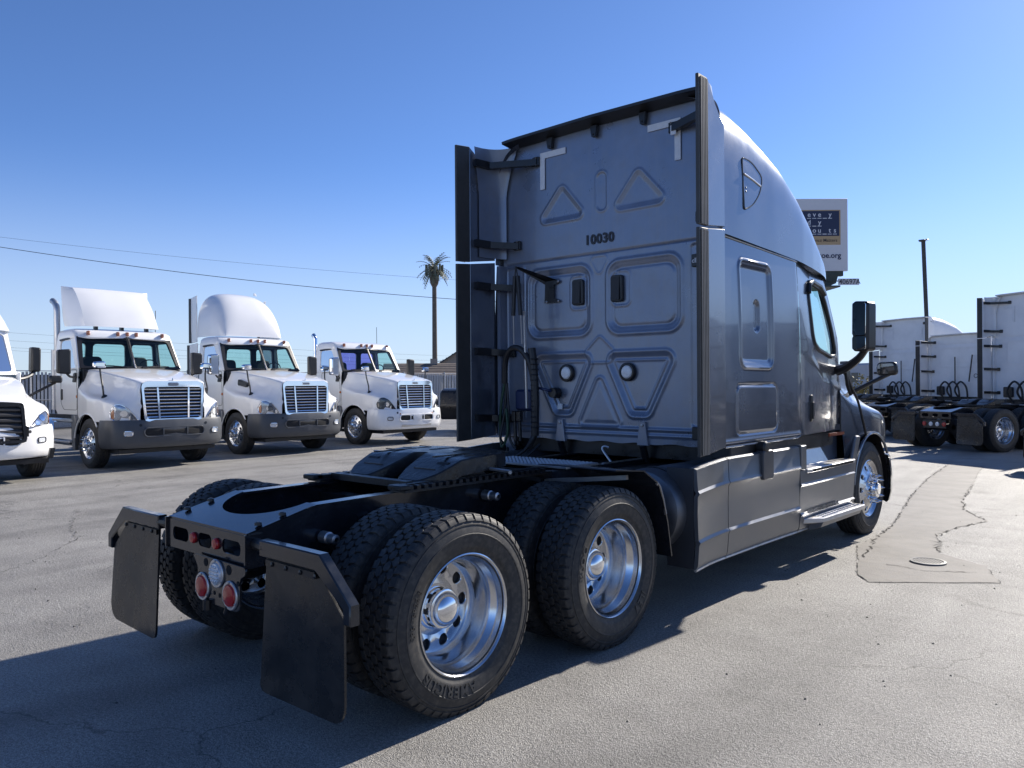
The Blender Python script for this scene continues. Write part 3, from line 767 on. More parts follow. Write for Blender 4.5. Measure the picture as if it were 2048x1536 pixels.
        for i in range(ny - 1):
            for j in range(nz - 1):
                if ins[i:i + 2, j:j + 2].mean() > 0.004: fs.append((i * nz + j, i * nz + j + 1, (i + 1) * nz + j + 1, (i + 1) * nz + j))
        m.add(vs, fs)
        door = ob('door', m, paint, root, smooth=50)
        wp = [(sd * (float(body_x(y, z)) - .004), y, z) for y, z in winr]
        m = MB(); m.tube(wp, .020, 6, closed=True); ob('window_seal', m, PLASTIC, door)
        m = MB(); m.add([(sd * (float(body_x(y, z)) - .022), y, z) for y, z in winr], [tuple(range(len(winr)))]); ob('door_glass', m, GLASS, door)
        vis = [(4.55, 2.50), (4.60, 2.585), (4.72, 2.625), (4.98, 2.60), (5.11, 2.53)]
        m = MB(); Vp = [(sd * (float(body_x(y, z)) + .016), y, z - .012) for y, z in vis]; m.tube(Vp, .022, 6); ob('window_visor', m, PLASTIC, door)
        # handle
        x0, x1 = sorted((sd * 1.165, sd * 1.200)); m = MB(); m.prism(rrect(4.488, 4.542, 1.285, 1.535, .026, 5), 'x', x0, x1, .006); hd = ob('door_handle', m, PLASTIC, door)
        x0, x1 = sorted((sd * 1.199, sd * 1.214)); m = MB(); m.prism(rrect(4.500, 4.530, 1.31, 1.47, .014, 4), 'x', x0, x1, .005); ob('handle_grip', m, BLACK, hd)
        # upper vent slot between roof cap and door
        m = MB(); ysl = np.linspace(4.27, 5.15, 14)
        vs = [(sd * (float(body_x(y, 2.70)) - .012), y, seam_z(y) + dz) for y in ysl for dz in (-.10, .008)]
        m.add(vs, [(2 * i, 2 * i + 2, 2 * i + 3, 2 * i + 1) for i in range(13)]); ob('roof_gutter', m, PLASTIC, root)
        # A-pillar
        m = MB(); pts = [(sd * (float(body_x(yfront(z), z)) - .045), yfront(z) + .015, z) for z in (1.80, 1.95, 2.1, 2.3, 2.5, 2.68)]; m.tube(pts, .042, 8); ob('a_pillar', m, paint, root)
    # interior tub and windscreen
    m = MB(); m.box(-1.10, 1.10, 4.3, 5.5, 1.16, 1.22); m.box(-1.1, 1.1, 4.24, 4.27, 1.16, 2.0); ob('cab_floor', m, SEATM, root)
    m = MB()
    m.box(-1.06, 1.06, 5.30, 5.58, 1.45, 1.80, .03); ob('dashboard', m, SEATM, root)
    for sx in (-.55, .55):
        m = MB(); m.box(sx - .27, sx + .27, 4.45, 4.95, 1.45, 1.62, .05); m.prism(round_poly([(sx - .26, 1.55), (sx + .26, 1.55), (sx + .22, 2.22), (sx - .22, 2.22)], .1), 'y', 4.38, 4.52, .03); ob('seat', m, SEATM, root)
    m = MB(); m.tube([(-.55 + .21 * math.cos(a), 5.20 + .05 * math.sin(a), 1.90 + .20 * math.sin(a)) for a in np.linspace(0, 6.283, 24)[:-1]], .015, 6, closed=True); m.tube([(-.55, 5.2, 1.9), (-.55, 5.4, 1.7)], .03, 6); ob('steering_wheel', m, PLASTIC, root)
    for sx in (-1, 1):
        m = MB(); m.add([(0, 5.98, 1.84), (sx * .99, 5.52, 1.86), (sx * .97, 5.20, 2.68), (0, 5.36, 2.74)], [(0, 1, 2, 3)]); ob('windscreen', m, GLASS, root)
    m = MB()
    for sx in (-1, 1): m.add([(0, 6.0, 1.83), (sx * 1.07, 5.52, 1.85), (sx * 1.08, 5.50, 1.2), (0, 5.98, 1.2)], [(0, 1, 2, 3)])
    ob('cowl', m, PLASTIC, root)
    # --- side extenders
    for sd in (1, -1):
        def panel(name, outline, x0, x1, mt, parent, th=.022, b=.004):
            pts = outline; mb = MB(); xin = []
            mb.prism(pts, 'x', -th / 2, th / 2, b)
            out = []
            for x, y, z in mb.v:
                xc = np.interp(y, [2.30, 2.48, 2.77], [x0, (x0 + x1) / 2 + .004, x1]); out.append((sd * (xc + x), y, z))
            mb.v = out; return ob(name, mb, mt, parent)
        if roof == 'raised':
            up = panel('side_extender', [(2.46, 2.805), (2.775, 2.845), (2.775, 3.62), (2.70, 3.66), (2.60, 3.74), (2.52, 3.84), (2.46, 3.885)], 1.245, 1.205, paint, root)
            panel('rubber_edge', [(2.30, 2.795), (2.458, 2.803), (2.458, 3.885), (2.44, 3.885), (2.30, 3.875)], 1.245, 1.205, RUBEDGE, up, .026)
        else:
            up = panel('side_extender', [(2.46, 2.80), (2.775, 2.80), (2.775, 2.93), (2.46, 2.96)], 1.245, 1.205, paint, root)
            panel('rubber_edge', [(2.30, 2.795), (2.458, 2.80), (2.458, 2.96), (2.30, 2.96)], 1.245, 1.205, RUBEDGE, up, .026)
        lo = panel('side_extender', [(2.46, 1.13), (2.775, 1.16), (2.775, 2.825), (2.46, 2.785)], 1.245, 1.205, paint, root)
        panel('rubber_edge', [(2.30, 1.12), (2.458, 1.13), (2.458, 2.785), (2.30, 2.772)], 1.245, 1.205, RUBEDGE, lo, .026)
        if full:
            for yy in (2.33, 2.352, 2.374, 2.396, 2.418):   # ribs moulded in the rubber
                for z0, z1, par in ((2.80, 3.86, up), (1.13, 2.76, lo)):
                    mb = MB(); mb.box(sd * 1.256 if sd > 0 else -1.264, sd * 1.264 if sd > 0 else -1.256, yy, yy + .012, z0, z1); ob('rubber_rib', mb, RIBM, par, smooth=0)
        # closing panel curving from the extender in to the rear wall
        if roof == 'raised':
            mb = MB(); rows = []
            for z in np.linspace(2.86, 3.895, 22):
                f = max(0, (z - 3.45) / .445); xe = 1.11 - .07 * f - .08 * f ** 2; y0 = 2.56 - .06 * f; row = []
                for t in np.linspace(0, 1, 9):
                    a = t * math.pi / 2; row.append((sd * (1.198 - (1.198 - xe) * (1 - math.cos(a)) ** .8), y0 + (2.848 - y0) * math.sin(a) ** .75, z + (.035 * t * t if z > 3.89 else 0)))
                rows.append(row)
            mb.grid(np.array(rows)); ob('extender_gusset', mb, wallpaint, root)
        brk = [(3.74, .72), (2.985, .96), (2.585, .98), (1.965, 1.04), (1.335, 1.04)] if roof == 'raised' else [(2.9, .98), (2.45, .98), (1.965, 1.04), (1.335, 1.04)]
        for zz, xe in brk:
            mb = MB()
            y0 = 2.50
            ye = YW - .02
            mb.bar((sd * 1.19, y0, zz), (sd * 1.165, YW - .20, zz - .005), .05, .065)
            mb.bar((sd * 1.165, YW - .20, zz - .005), (sd * xe, ye, zz - .02), .05, .06)
            mb.box(min(sd * (xe - .03), sd * (xe + .05)), max(sd * (xe - .03), sd * (xe + .05)), YW - .035, YW - .006, zz - .055, zz + .03, .004)
            b_ = ob('extender_bracket', mb, BLACK, root)
            if full:
                mb = MB()
                for bx, bz in ((xe, -.045), (xe, .02), (xe + .02, -.012)): mb.lathe([(.009, 0), (.009, .012), (.0005, .014)], 'y', (sd * bx, YW - .048, zz + bz), 6)
                ob('bolt', mb, STEEL, b_)
    # black trim along the top rear edge of the roof
    zt = np.array([float(cap_curve(at, 2.80)[1][-1])])[0]
    xc, zc = cap_curve(at, 2.80, 60, 22.0); sel = (xc < 1.035) & (zc > zt - .2)
    pts = [(float(x), 0, float(z)) for x, z in zip(xc[sel], zc[sel])]; pts = pts + [(-p[0], 0, p[2]) for p in reversed(pts[:-1])]
    mb = MB(); vs = []; n = len(pts)
    for p in pts:
        vs += [(p[0], 2.70, p[2] + .012), (p[0] * .995, 2.70, p[2] - .012), (p[0] * .99, 2.86, p[2] - .036), (p[0], 2.83, p[2] + .008)]
    fs = []
    for i in range(n - 1):
        for k in range(4): fs.append((4 * i + k, 4 * i + (k + 1) % 4, 4 * i + 4 + (k + 1) % 4, 4 * i + 4 + k))
    mb.add(vs, fs + [(0, 1, 2, 3), tuple(4 * (n - 1) + k for k in range(4))]); tr = ob('roof_edge_trim', mb, PLASTIC if full else paint, root)
    if full:
        for bx in (-.55, -.05, .45):
            mb = MB(); mb.prism([(bx - .035, zt - .04), (bx + .035, zt - .04), (bx + .02, zt - .135), (bx - .02, zt - .135)], 'y', YW - .05, YW - .01); mb.lathe([(.010, 0), (.0005, .004)], 'y', (bx, YW - .054, zt - .115), 6); ob('trim_bracket', mb, BLACK, tr)
    # --- chassis
    for sx in (-1, 1):
        mb = MB(); prof = [(-.76, .90), (-.36, 1.00), (.0, 1.005), (6.9, 1.005), (6.9, .74), (-.2, .735), (-.55, .755), (-.76, .765)]
        x0, x1 = sorted((sx * .425, sx * .412)); mb.prism(prof, 'x', x0, x1, .0)
        for za, zb2 in ((0, 1),):
            t0, t1 = sorted((sx * .34, sx * .425)); vs = [(x, y, z + h) for (y, z) in prof[:4] for h in (0, .014) for x in (t0, t1)]
            fs = []
            for i in range(3):
                o = 4 * i; fs += [(o, o + 1, o + 5, o + 4), (o + 2, o + 6, o + 7, o + 3), (o, o + 4, o + 6, o + 2), (o + 1, o + 3, o + 7, o + 5)]
            mb.add(vs, fs + [(0, 2, 3, 1), (12, 13, 15, 14)])
        mb.box(min(sx * .34, sx * .425), max(sx * .34, sx * .425), -.2, 6.9, .722, .735)
        ob('frame_rail', mb, CHASSIS, root)
    # tail cross-member with three slots
    mb = MB()
    seg = [(-.43, -.13), (-.13, .13), (.13, .43)]
    for a, b2 in seg:
        c0, c1 = (a + .06, b2 - .055)
        fp, _, _ = frame_panel([(a, -.772, .752), (b2, -.772, .752), (b2, -.772, .905), (a, -.772, .905)], [((p[0] - a) / (b2 - a), (p[1] - .752) / .153) for p in rrect(c0, c1, .795, .868, .030)], .010); mb.cat(fp)
    mb.box(-.43, .43, -.76, -.69, .742, .752); mb.box(-.442, -.430, -.785, -.68, .745, .912); mb.box(.430, .442, -.785, -.68, .745, .912)
    tail = ob('tail_crossmember', mb, CHASSIS, root)
    # gusset plate with rounded cut-out
    out = []; arc = [(.335 * math.cos(a), -.36 - .255 * math.sin(a)) for a in np.linspace(0, math.pi, 20)]
    mb = MB(); outer = [(.428, -.38)] + [(.428, -.768)] * 1; vs = []; fs = []
    n = len(arc)
    for i, (x, y) in enumerate(arc):
        t = i / (n - 1); ox = .428 - .856 * t; oy = -.768
        zo = .917; zi = .905 + (y + .76) * .24
        vs += [(x * 1.0, y, zi + .018), (ox, oy, zo), (x, y, zi), (ox, oy, zo - .012)]
    for i in range(n - 1): o = 4 * i; fs += [(o, o + 1, o + 5, o + 4), (o + 2, o + 6, o + 7, o + 3), (o, o + 4, o + 6, o + 2), (o + 1, o + 3, o + 7, o + 5)]
    mb.add(vs, fs)
    for sx in (-1, 1): mb.add([(sx * .335, -.36, 1.019), (sx * .428, -.36, 1.019), (sx * .428, -.768, .917)], [(0, 1, 2)])
    ob('tail_gusset', mb, CHASSIS, root)
    if full:
        mb = MB()
        for sx in (-1, 1):
            for y in (-.68, -.54): mb.lathe([(.020, 0), (.018, .014), (.008, .018), (.0005, .018)], 'z', (sx * .385, y, .925 + (y + .76) * .24), 8)
        ob('bolt', mb, BLACK, root)
    # cross-members, axles, suspension
    for y in (.28, 1.15, 2.0, 3.2, 4.6):
        mb = MB(); mb.box(-.41, .41, y - .05, y + .05, .78, .95); ob('crossmember', mb, BLACK, root)
    for ya in (0, 1.31):
        mb = MB(); mb.tube([(-.62, ya, .5), (.62, ya, .5)], .075, 12); mb.lathe([(.06, -.17), (.19, -.12), (.21, 0), (.19, .12), (.06, .2)], 'y', (.02, ya, .52), 16); ob('drive_axle', mb, GREASE, root)
        for sx in (-1, 1):
            mb = MB(); mb.lathe([(.10, 0), (.13, .03), (.135, .09), (.12, .12), (.135, .15), (.12, .20), (.09, .22)], 'z', (sx * .50, ya - .30, .52), 16); mb.bar((sx * .5, ya - .42, .48), (sx * .5, ya + .45, .55), .09, .07); ob('air_spring', mb, GREASE, root)
            mb = MB(); mb.tube([(sx * .47, ya + .12, .42), (sx * .47, ya - .02, .92)], .033, 10); ob('shock_absorber', mb, BLACK, root)
            mb = MB(); mb.lathe([(.085, 0), (.085, .16), (.06, .19)], 'y', (sx * .40, ya - .42, .60), 12); ob('brake_chamber', mb, GREASE, root)
    mb = MB(); mb.tube([(0, 1.4, .62), (0, 4.2, .70)], .06, 10); ob('drive_shaft', mb, GREASE, root)
    mb = MB(); mb.box(-.42, .42, 4.0, 6.5, .45, 1.15, .05); ob('engine_underside', mb, GREASE, root)
    if full:
        for p in ((.52, -.33, .84), (.52, .92, .93)):
            mb = MB(); mb.lathe([(.022, 0), (.034, .01), (.034, .07), (.026, .075), (.026, .13), (.012, .135)], 'x', (p[0] - .09, p[1], p[2]), 12); ob('levelling_valve', mb, ALUM, root)
        for k in range(5):
            mb = MB(); y0 = -.5 + .1 * k
            pth = catmull([(-.3 + .1 * k, y0, .80), (-.2 + .1 * k, .1, .78 + .02 * k), (-.1 + .06 * k, .7, .84), (0 + .05 * k, 1.5, .80), (.1, 2.4, .9)], 24); mb.tube(pth, .011, 6); ob('air_line', mb, HOSE, root)
    # --- fifth wheel on slide rails
    for sx in (-1, 1):
        mb = MB(); mb.box(min(sx * .36, sx * .50), max(sx * .36, sx * .50), .20, 1.55, 1.021, 1.035)
        for k in range(22):
            y = .24 + k * .058; mb.box(min(sx * .455, sx * .49), max(sx * .455, sx * .49), y, y + .030, 1.035, 1.058)
        mb.box(min(sx * .38, sx * .43), max(sx * .38, sx * .43), .20, 1.55, 1.035, 1.062)
        rail = ob('slide_rail', mb, GREASE, root, smooth=0)
        mb = MB(); mb.box(min(sx * .38, sx * .50), max(sx * .38, sx * .50), .16, .24, 1.036, 1.066, .006); ob('rail_stop', mb, GREASE, rail)
        mb = MB(); mb.prism([(.52, 1.06), (.98, 1.06), (.86, 1.16), (.64, 1.16)], 'x', min(sx * .30, sx * .40), max(sx * .30, sx * .40)); ob('pivot_bracket', mb, GREASE, root)
    mb = MB(); mb.box(-.38, .38, .30, .36, 1.03, 1.07); ob('slide_crossbar', mb, GREASE, root); mb = MB(); mb.box(-.40, .40, 1.30, 1.36, 1.03, 1.06); ob('slide_crossbar', mb, GREASE, root)
    top = [(-.20, 1.27), (.20, 1.27), (.38, 1.20), (.46, 1.02), (.46, .66), (.43, .52), (.35, .42), (.15, .42), (.09, .54), (.06, .68), (.055, .76), (0, .82), (-.055, .76), (-.06, .68), (-.09, .54), (-.15, .42), (-.35, .42), (-.43, .52), (-.46, .66), (-.46, 1.02), (-.38, 1.20)]
    top = round_poly(top, .035, 3)
    def fz(y): return 1.195 - .135 * max(0, (.74 - y) / .32)
    mb = MB(); n = len(top); skin = offset_poly(top, .008); skirtp = offset_poly(top, -.02)
    skirtp = offset_poly(top, -.004); vs = [(x, y, fz(y)) for x, y in skin] + [(x, y, fz(y) - .008) for x, y in top] + [(x, y, max(1.035, fz(y) - .10)) for x, y in skirtp]
    fs = [(l * n + i, l * n + (i + 1) % n, (l + 1) * n + (i + 1) % n, (l + 1) * n + i) for l in range(2) for i in range(n)]
    mb.add(vs, fs); bm = bmesh.new()
    bv = [bm.verts.new(v) for v in vs[:n]]; bmesh.ops.triangle_fill(bm, use_beauty=True, edges=[bm.edges.new((bv[i], bv[(i + 1) % n])) for i in range(n)])
    bm.verts.index_update(); mb.add([v.co[:] for v in bm.verts], [tuple(v.index for v in f.verts) for f in bm.faces]); bm.free()
    fw = ob('fifth_wheel_plate', mb, mat('greased_plate', (.022, .023, .026), .33, .3, var=.5, vscale=5, rvar=.16, bump=.3, bscale=25, dust=.12), root, smooth=22, weld=True)
    for sx in (-1, 1):
        for yy in (.56, .82, .98, 1.14):
            m2 = MB(); m2.box(sx * .40 - .045, sx * .40 + .045, yy - .004, yy + .004, 1.191, 1.1985) if yy > .6 else m2.box(sx * .26 - .1, sx * .26 + .1, yy - .004, yy + .004, fz(yy) - .002, fz(yy) + .0035)
            ob('grease_groove', m2, BLACK, fw, smooth=0)
    for gx, gy0, gy1 in ((-.30, .60, 1.12), (.30, .60, 1.12), (-.12, .95, 1.18), (.12, .95, 1.18)):
        m2 = MB(); m2.box(gx - .008, gx + .008, gy0, gy1, 1.190, 1.199); ob('grease_groove', m2, BLACK, fw, smooth=0)
    mb = MB(); mb.tube([(.44, .95, 1.10), (.62, .98, 1.09), (.66, .93, 1.09)], .012, 6); ob('release_handle', mb, STEEL, root)
    # --- quarter fenders ahead of the drive wheels, deck plate
    for sx in (-1, 1):
        prof = [(1.30, 1.105), (1.62, 1.075), (1.80, .975), (1.86, .86), (1.915, .70), (1.965, .46)]
        mb = MB(); x0, x1 = sorted((sx * .58, sx * 1.215)); P2 = prof + [(y + .010, z + .006) for y, z in reversed(prof)]
        mb.prism(P2, 'x', x0, x1); q = ob('quarter_fender', mb, CHASSIS, root, smooth=50)
        mb = MB(); mb.bar((sx * .44, 1.55, .96), (sx * 1.1, 1.60, 1.03), .03, .03); mb.tube([(sx * 1.205, 1.795, .985), (sx * 1.205, 1.83, .955), (sx * 1.205, 1.87, .87), (sx * 1.205, 1.905, .76)], .012, 6); ob('fender_bracket', mb, STEEL, q)
    mb = MB(); mb.box(-.42, .47, 1.75, 2.15, 1.026, 1.046, .004); deck = ob('deck_plate', mb, ALUM, root)
    if full:
        for i in range(22):
            m2 = MB()
            for j in range(9): x, y = -.38 + i * .0385, 1.79 + j * .04; m2.lathe([(.013, 0), (.009, .006), (.006, .006), (.005, .001)], 'z', (x, y, 1.0462), 6)
            ob('deck_tread_bumps', m2, ALUM, deck, smooth=0)
    # tanks
    for sx in (-1, 1):
        mb = MB(); mb.lathe([(.02, 2.06), (.22, 2.075), (.285, 2.10), (.30, 2.14), (.30, 4.0), (.28, 4.05)], 'y', (sx * .90, 0, .73), 36); tk = ob('fuel_tank', mb, mat('dull_tank_aluminium', (.16, .17, .19), .4, .8, var=.15, vscale=6, rvar=.1) if full else BLACK, root)
        for y in (2.26, 3.1):
            m2 = MB(); m2.lathe([(.301, y - .03), (.307, y - .03), (.307, y + .03), (.301, y + .03)], 'y', (sx * .90, 0, .73), 36); ob('tank_strap', m2, BLACK, tk)
        mb = MB(); mb.box(min(sx * .42, sx * .62), max(sx * .42, sx * .62), 2.2, 3.6, .50, .98, .02); ob('battery_box', mb, BLACK, root)
    mb = MB(); mb.box(-1.1, 1.1, 2.95, 5.3, 1.02, 1.15); ob('cab_underbody', mb, BLACK, root)
    # --- wheels
    tx1 = [(('AMERICUS', .075, .372, rad(-112)), dict(bold=.002, spacing=1.15)), (('295/75R22.5', .042, .368, rad(168)), dict(spacing=1.1))]
    tx2 = [(('BLOO', .07, .372, rad(165)), dict(bold=.002, spacing=1.2)), (('ILEV', .07, .372, rad(-45)), dict(bold=.002, spacing=1.2))]
    for ya, tx in ((0, tx1), (1.31, tx2)):
        for sd in (1, -1):
            drive_wheel(root, sd * 1.08, ya, .494, True, sd, tx if (full and sd > 0) else None)
            drive_wheel(root, sd * .735, ya, .494, False, -sd)
    # --- mudflaps
    for sd in (1, -1):
        mb = MB(); xi, xk, xo = sd * .555, sd * 1.06, sd * 1.285
        hang = [(xi, .905), (xk, .905), (xo, .715), (xo, .625), (xo - sd * .05, .625), (xo - sd * .055, .69), (xk - sd * .035, .825), (xi, .825)]
        mb.prism(hang, 'y', -.775, -.72, .006); hg = ob('mudflap_hanger', mb, CHASSIS, root)
        flap = round_poly([(sd * .59, .83), (sd * 1.01, .83), (sd * 1.225, .64), (sd * 1.235, .18), (sd * .565, .18)], [.01, .01, .02, .10, .06], 5)
        mb = MB(); n = len(flap); vs = []; fc = (sum(p[0] for p in flap) / n, sum(p[1] for p in flap) / n); ks = (1, .8, .6, .4, .2)
        def fy(x, z):
            q = max(0, .8 - z); return -.742 - .05 * q ** 1.6 + .014 * q * math.sin(x * 7 * sd + 1 + z * 3) - .020 * q * math.sin(z * 9 + x * 2)
        for th in (0, .012):
            for k in ks:
                for x, z in flap: X_, Z_ = fc[0] + (x - fc[0]) * k, fc[1] + (z - fc[1]) * k; vs.append((X_, fy(X_, Z_) - th, Z_))
            vs.append((fc[0], fy(*fc) - th, fc[1]))
        H = len(ks) * n + 1; fs = []
        for o_ in (0, H):
            for r_ in range(len(ks) - 1):
                for i in range(n): fs.append((o_ + r_ * n + i, o_ + r_ * n + (i + 1) % n, o_ + (r_ + 1) * n + (i + 1) % n, o_ + (r_ + 1) * n + i))
            for i in range(n): fs.append((o_ + (len(ks) - 1) * n + i, o_ + (len(ks) - 1) * n + (i + 1) % n, o_ + H - 1))
        fs += [(i, (i + 1) % n, H + (i + 1) % n, H + i) for i in range(n)]
        mb.add(vs, fs); fl = ob('mudflap', mb, RUBFLAP, root)
        m2 = MB()
        for bx in (.66, .78, .90, 1.02): m2.lathe([(.012, .02), (.012, 0), (.0005, -.004)], 'y', (sd * bx, -.772, .80), 6)
        m2.box(min(sd * .60, sd * 1.01), max(sd * .60, sd * 1.01), -.766, -.757, .785, .815); ob('flap_bolt', m2, BLACK, hg)
        mb = MB(); mb.tube([(sd * .42, -.72, .865), (sd * .58, -.748, .865)], .03, 10); ob('hanger_arm', mb, BLACK, root)
    # --- tail lights
    if full:
        mb = MB(); o = round_poly([(-.08, .758), (.47, .758), (.47, .72), (.415, .70), (.415, .545), (.38, .525), (.05, .525), (-.02, .56), (-.02, .70)], .025, 3)
        mb.prism(o, 'y', -.80, -.79); pl = ob('light_panel', mb, CHASSIS, root)
        for (x, z, mt, nm) in ((.04, .60, REDLENS, 'tail_light'), (.33, .60, REDLENS, 'tail_light'), (.19, .69, CLEAR, 'reversing_light')):
            mb = MB(); mb.lathe([(.056, -.806), (.052, -.818), (.03, -.823), (.0005, -.825)], 'y', (x, 0, z), 28); lt = ob(nm, mb, mt, root)
            mb = MB(); mb.lathe([(.074, -.801), (.074, -.807), (.070, -.811), (.060, -.811), (.055, -.805)], 'y', (x, 0, z), 32); ob('bezel', mb, ALUM, lt)
            mb = MB()
            for a in (90, 210, 330): mb.lathe([(.006, -.811), (.005, -.815), (.0005, -.816)], 'y', (x + .066 * math.cos(rad(a)), 0, z + .066 * math.sin(rad(a))), 6)
            ob('screw', mb, STEEL, lt)
            if nm == 'reversing_light':
                mb = MB()
                for ax in range(-2, 3):
                    for az in range(-2, 3):
                        if ax * ax + az * az < 6: mb.lathe([(.008, -.820), (.006, -.826), (.0005, -.828)], 'y', (x + ax * .018, 0, z + az * .018), 6)
                ob('led', mb, CLEAR, lt)
        for x in (-.115, .135):
            mb = MB(); mb.lathe([(.030, -.773), (.030, -.782), (.024, -.790), (.0005, -.793)], 'y', (x, 0, .832), 20); ob('marker_reflector', mb, REDLENS, root)
        mb = MB(); mb.tube([(.10, -.81, .54), (.10, -.81, .49)], .022, 8); mb.tube([(.30, -.80, .54), (.28, -.80, .50)], .015, 8); ob('wiring_plug', mb, BLACK, root)
        mb = MB()
        for (x, z, r) in ((.07, .73, .022), (.31, .725, .026), (-.0, .66, .012), (.40, .67, .014), (.16, .585, .012), (.215, .58, .012)): mb.lathe([(r, -.8015), (.0005, -.8015)], 'y', (x, 0, z), 10)
        ob('panel_hole', mb, mat('hole_black', (.003, .003, .004), .9), pl, smooth=0)
    else:
        mb = MB(); mb.box(-.32, .32, -.80, -.78, .52, .72, .005); ob('light_panel', mb, BLACK, root)
        for x, mt, nm in ((-.27, REDLENS, 'tail_light'), (-.09, CLEAR, 'reversing_light'), (.09, CLEAR, 'reversing_light'), (.27, REDLENS, 'tail_light')):
            mb = MB(); mb.lathe([(.055, -.802), (.05, -.815), (.0005, -.82)], 'y', (x, 0, .62), 20); ob(nm, mb, mt, root)
    # --- side skirts, steps
    for sd in (1, -1):
        def sk(name, y0, y1, zt0, zt1, mt=skirt, rear=False):
            ny = 16; zf = [0, .035, .06, .24, .275, .30, .55, .72, .755, .78, .985, 1.0]; xo = [1.212, 1.232, 1.238, 1.250, 1.262, 1.247, 1.246, 1.252, 1.268, 1.255, 1.248, 1.225]
            ys = np.linspace(y0, y1, ny); rows = []
            for y in ys:
                zt = np.interp(y, [y0, y1], [zt0, zt1]); fl = .05 * max(0, (2.75 - y) / .55) ** 1.5 if rear else 0
                fl += -.02 * math.sin((y - y0) / (y1 - y0) * math.pi) * .3
                rows.append([(sd * (x + fl * (1 - .4 * f)), y, .325 + (zt - .325) * f) for f, x in zip(zf, xo)])
            G = np.array(rows); mb = MB(); mb.grid(G)
            inn = G.copy(); inn[..., 0] -= sd * .03; mb.grid(inn)
            e = list(G[0]) + list(inn[0][::-1]); mb.add(e, [tuple(range(len(e)))]); e = list(G[-1]) + list(inn[-1][::-1]); mb.add(e, [tuple(range(len(e)))])
            e = list(G[:, -1]) + list(inn[::-1, -1]); mb.add(e, [tuple(range(len(e)))])
            o = ob(name, mb, mt, root, smooth=32)
            lp = MB(); lp.tube([(p[0] + sd * .004, p[1], p[2] - .002) for p in G[:, 0]], .011, 6); ob('skirt_lip', lp, ALUM, o)
            return o
        s1 = sk('side_skirt', 2.205, 2.735, 1.05, 1.085, rear=True)
        if full:
            mb = MB(); x0, x1 = sorted((sd * 1.04, sd * 1.255)); mb.box(x0, x1, 2.200, 2.212, .335, 1.045); ob('skirt_end_cap', mb, mat('dark_skirt_back', (.035, .037, .042), .5, var=.1), s1)
        s2 = sk('side_skirt', 2.745, 4.09, 1.085, 1.085); s3 = sk('side_skirt', 4.10, 5.45, .875, .865)
        mb = MB(); mb.prism(rrect(3.30, 3.50, .86, 1.10, .03), 'x', min(sd * 1.2, sd * 1.275), max(sd * 1.2, sd * 1.275), .008); pk = ob('filler_pocket', mb, mat('pocket_grey', (.05, .055, .065), .4, var=.1), s2)
        mb = MB(); mb.lathe([(.055, 1.20), (.055, 1.262), (.04, 1.275), (.0005, 1.278)] if sd > 0 else [(.055, -1.20), (.055, -1.262), (.04, -1.275), (.0005, -1.278)], 'x', (0, 3.37, 1.12), 16); ob('filler_cap', mb, BLACK, s2)
        mb = MB(); x0, x1 = sorted((sd * 1.03, sd * 1.19)); mb.box(x0, x1, 2.9, 4.24, 1.05, 1.16, .01); ob('sill', mb, PLASTIC, root)
        mb = MB(); mb.box(min(sd * 1.19, sd * 1.262), max(sd * 1.19, sd * 1.262), 4.10, 4.22, .875, 1.09, .006); ob('step_post', mb, skirt, root)
        # upper step and tread
        mb = MB(); x0, x1 = sorted((sd * 1.0, sd * 1.268)); mb.box(x0, x1, 4.23, 5.45, .835, .872, .006); st = ob('step', mb, ALUM, root)
        mb = MB()
        for k in range(26):
            y = 4.36 + k * .04
            x0, x1 = sorted((sd * 1.268, sd * 1.274)); mb.box(x0, x1, y, y + .020, .842, .862)
        ob('step_perforation', mb, BLACK, st, smooth=0)
        mb = MB(); vs = [(sd * 1.02, 4.25, 1.13), (sd * 1.02, 5.0, 1.13), (sd * 1.10, 5.16, .873), (sd * 1.10, 4.25, .873)]; mb.add(vs, [(0, 1, 2, 3)]); ob('aluminium_box', mb, ALU, root)
        mb = MB(); vs = [(sd * 1.02, 5.0, 1.14), (sd * 1.02, 5.62, 1.14), (sd * 1.05, 5.55, .873), (sd * 1.10, 5.16, .873)]; mb.add(vs, [(0, 1, 2, 3)]); ob('step_well', mb, mat('step_well_blue_grey', (.05, .055, .07), .45, var=.1), root)
        mb = MB(); mb.prism(round_poly([(5.40, .33), (5.50, .33), (5.555, .60), (5.63, .86), (5.76, 1.09), (5.62, 1.10), (5.50, .88), (5.46, .6)], .04, 3), 'x', min(sd * 1.185, sd * 1.222), max(sd * 1.185, sd * 1.222), .012); ob('fender_fairing', mb, skirt, root)
        # lower step
        mb = MB(); pl = [(sd * 1.22, 4.16), (sd * 1.36, 4.36), (sd * 1.375, 5.40), (sd * 1.22, 5.44)]
        mb.prism(pl, 'z', .385, .43, .006); ls = ob('step', mb, ALUM, root)
        mb = MB()
        for i in range(22):
            for j in range(3):
                y = 4.42 + i * .044; x = sd * (1.255 + j * .036); mb.lathe([(.012, 0), (.008, .006), (.0005, .006)], 'z', (x, y, .4302), 6)
        ob('step_tread', mb, ALU, ls, smooth=0)
        mb = MB(); mb.prism([(sd * 1.225, .30), (sd * 1.34, .345), (sd * 1.355, .384), (sd * 1.22, .384)], 'y', 4.34, 5.36, .004); ob('step_support', mb, skirt, ls)
        mb = MB(); vs = [(sd * 1.262, 4.25, .47), (sd * 1.262, 5.0, .47), (sd * 1.255, 5.0, .505), (sd * 1.255, 4.22, .505)]; mb.add(vs, [(0, 1, 2, 3)]); ob('step_kick_strip', mb, ALU, ls)
    return at

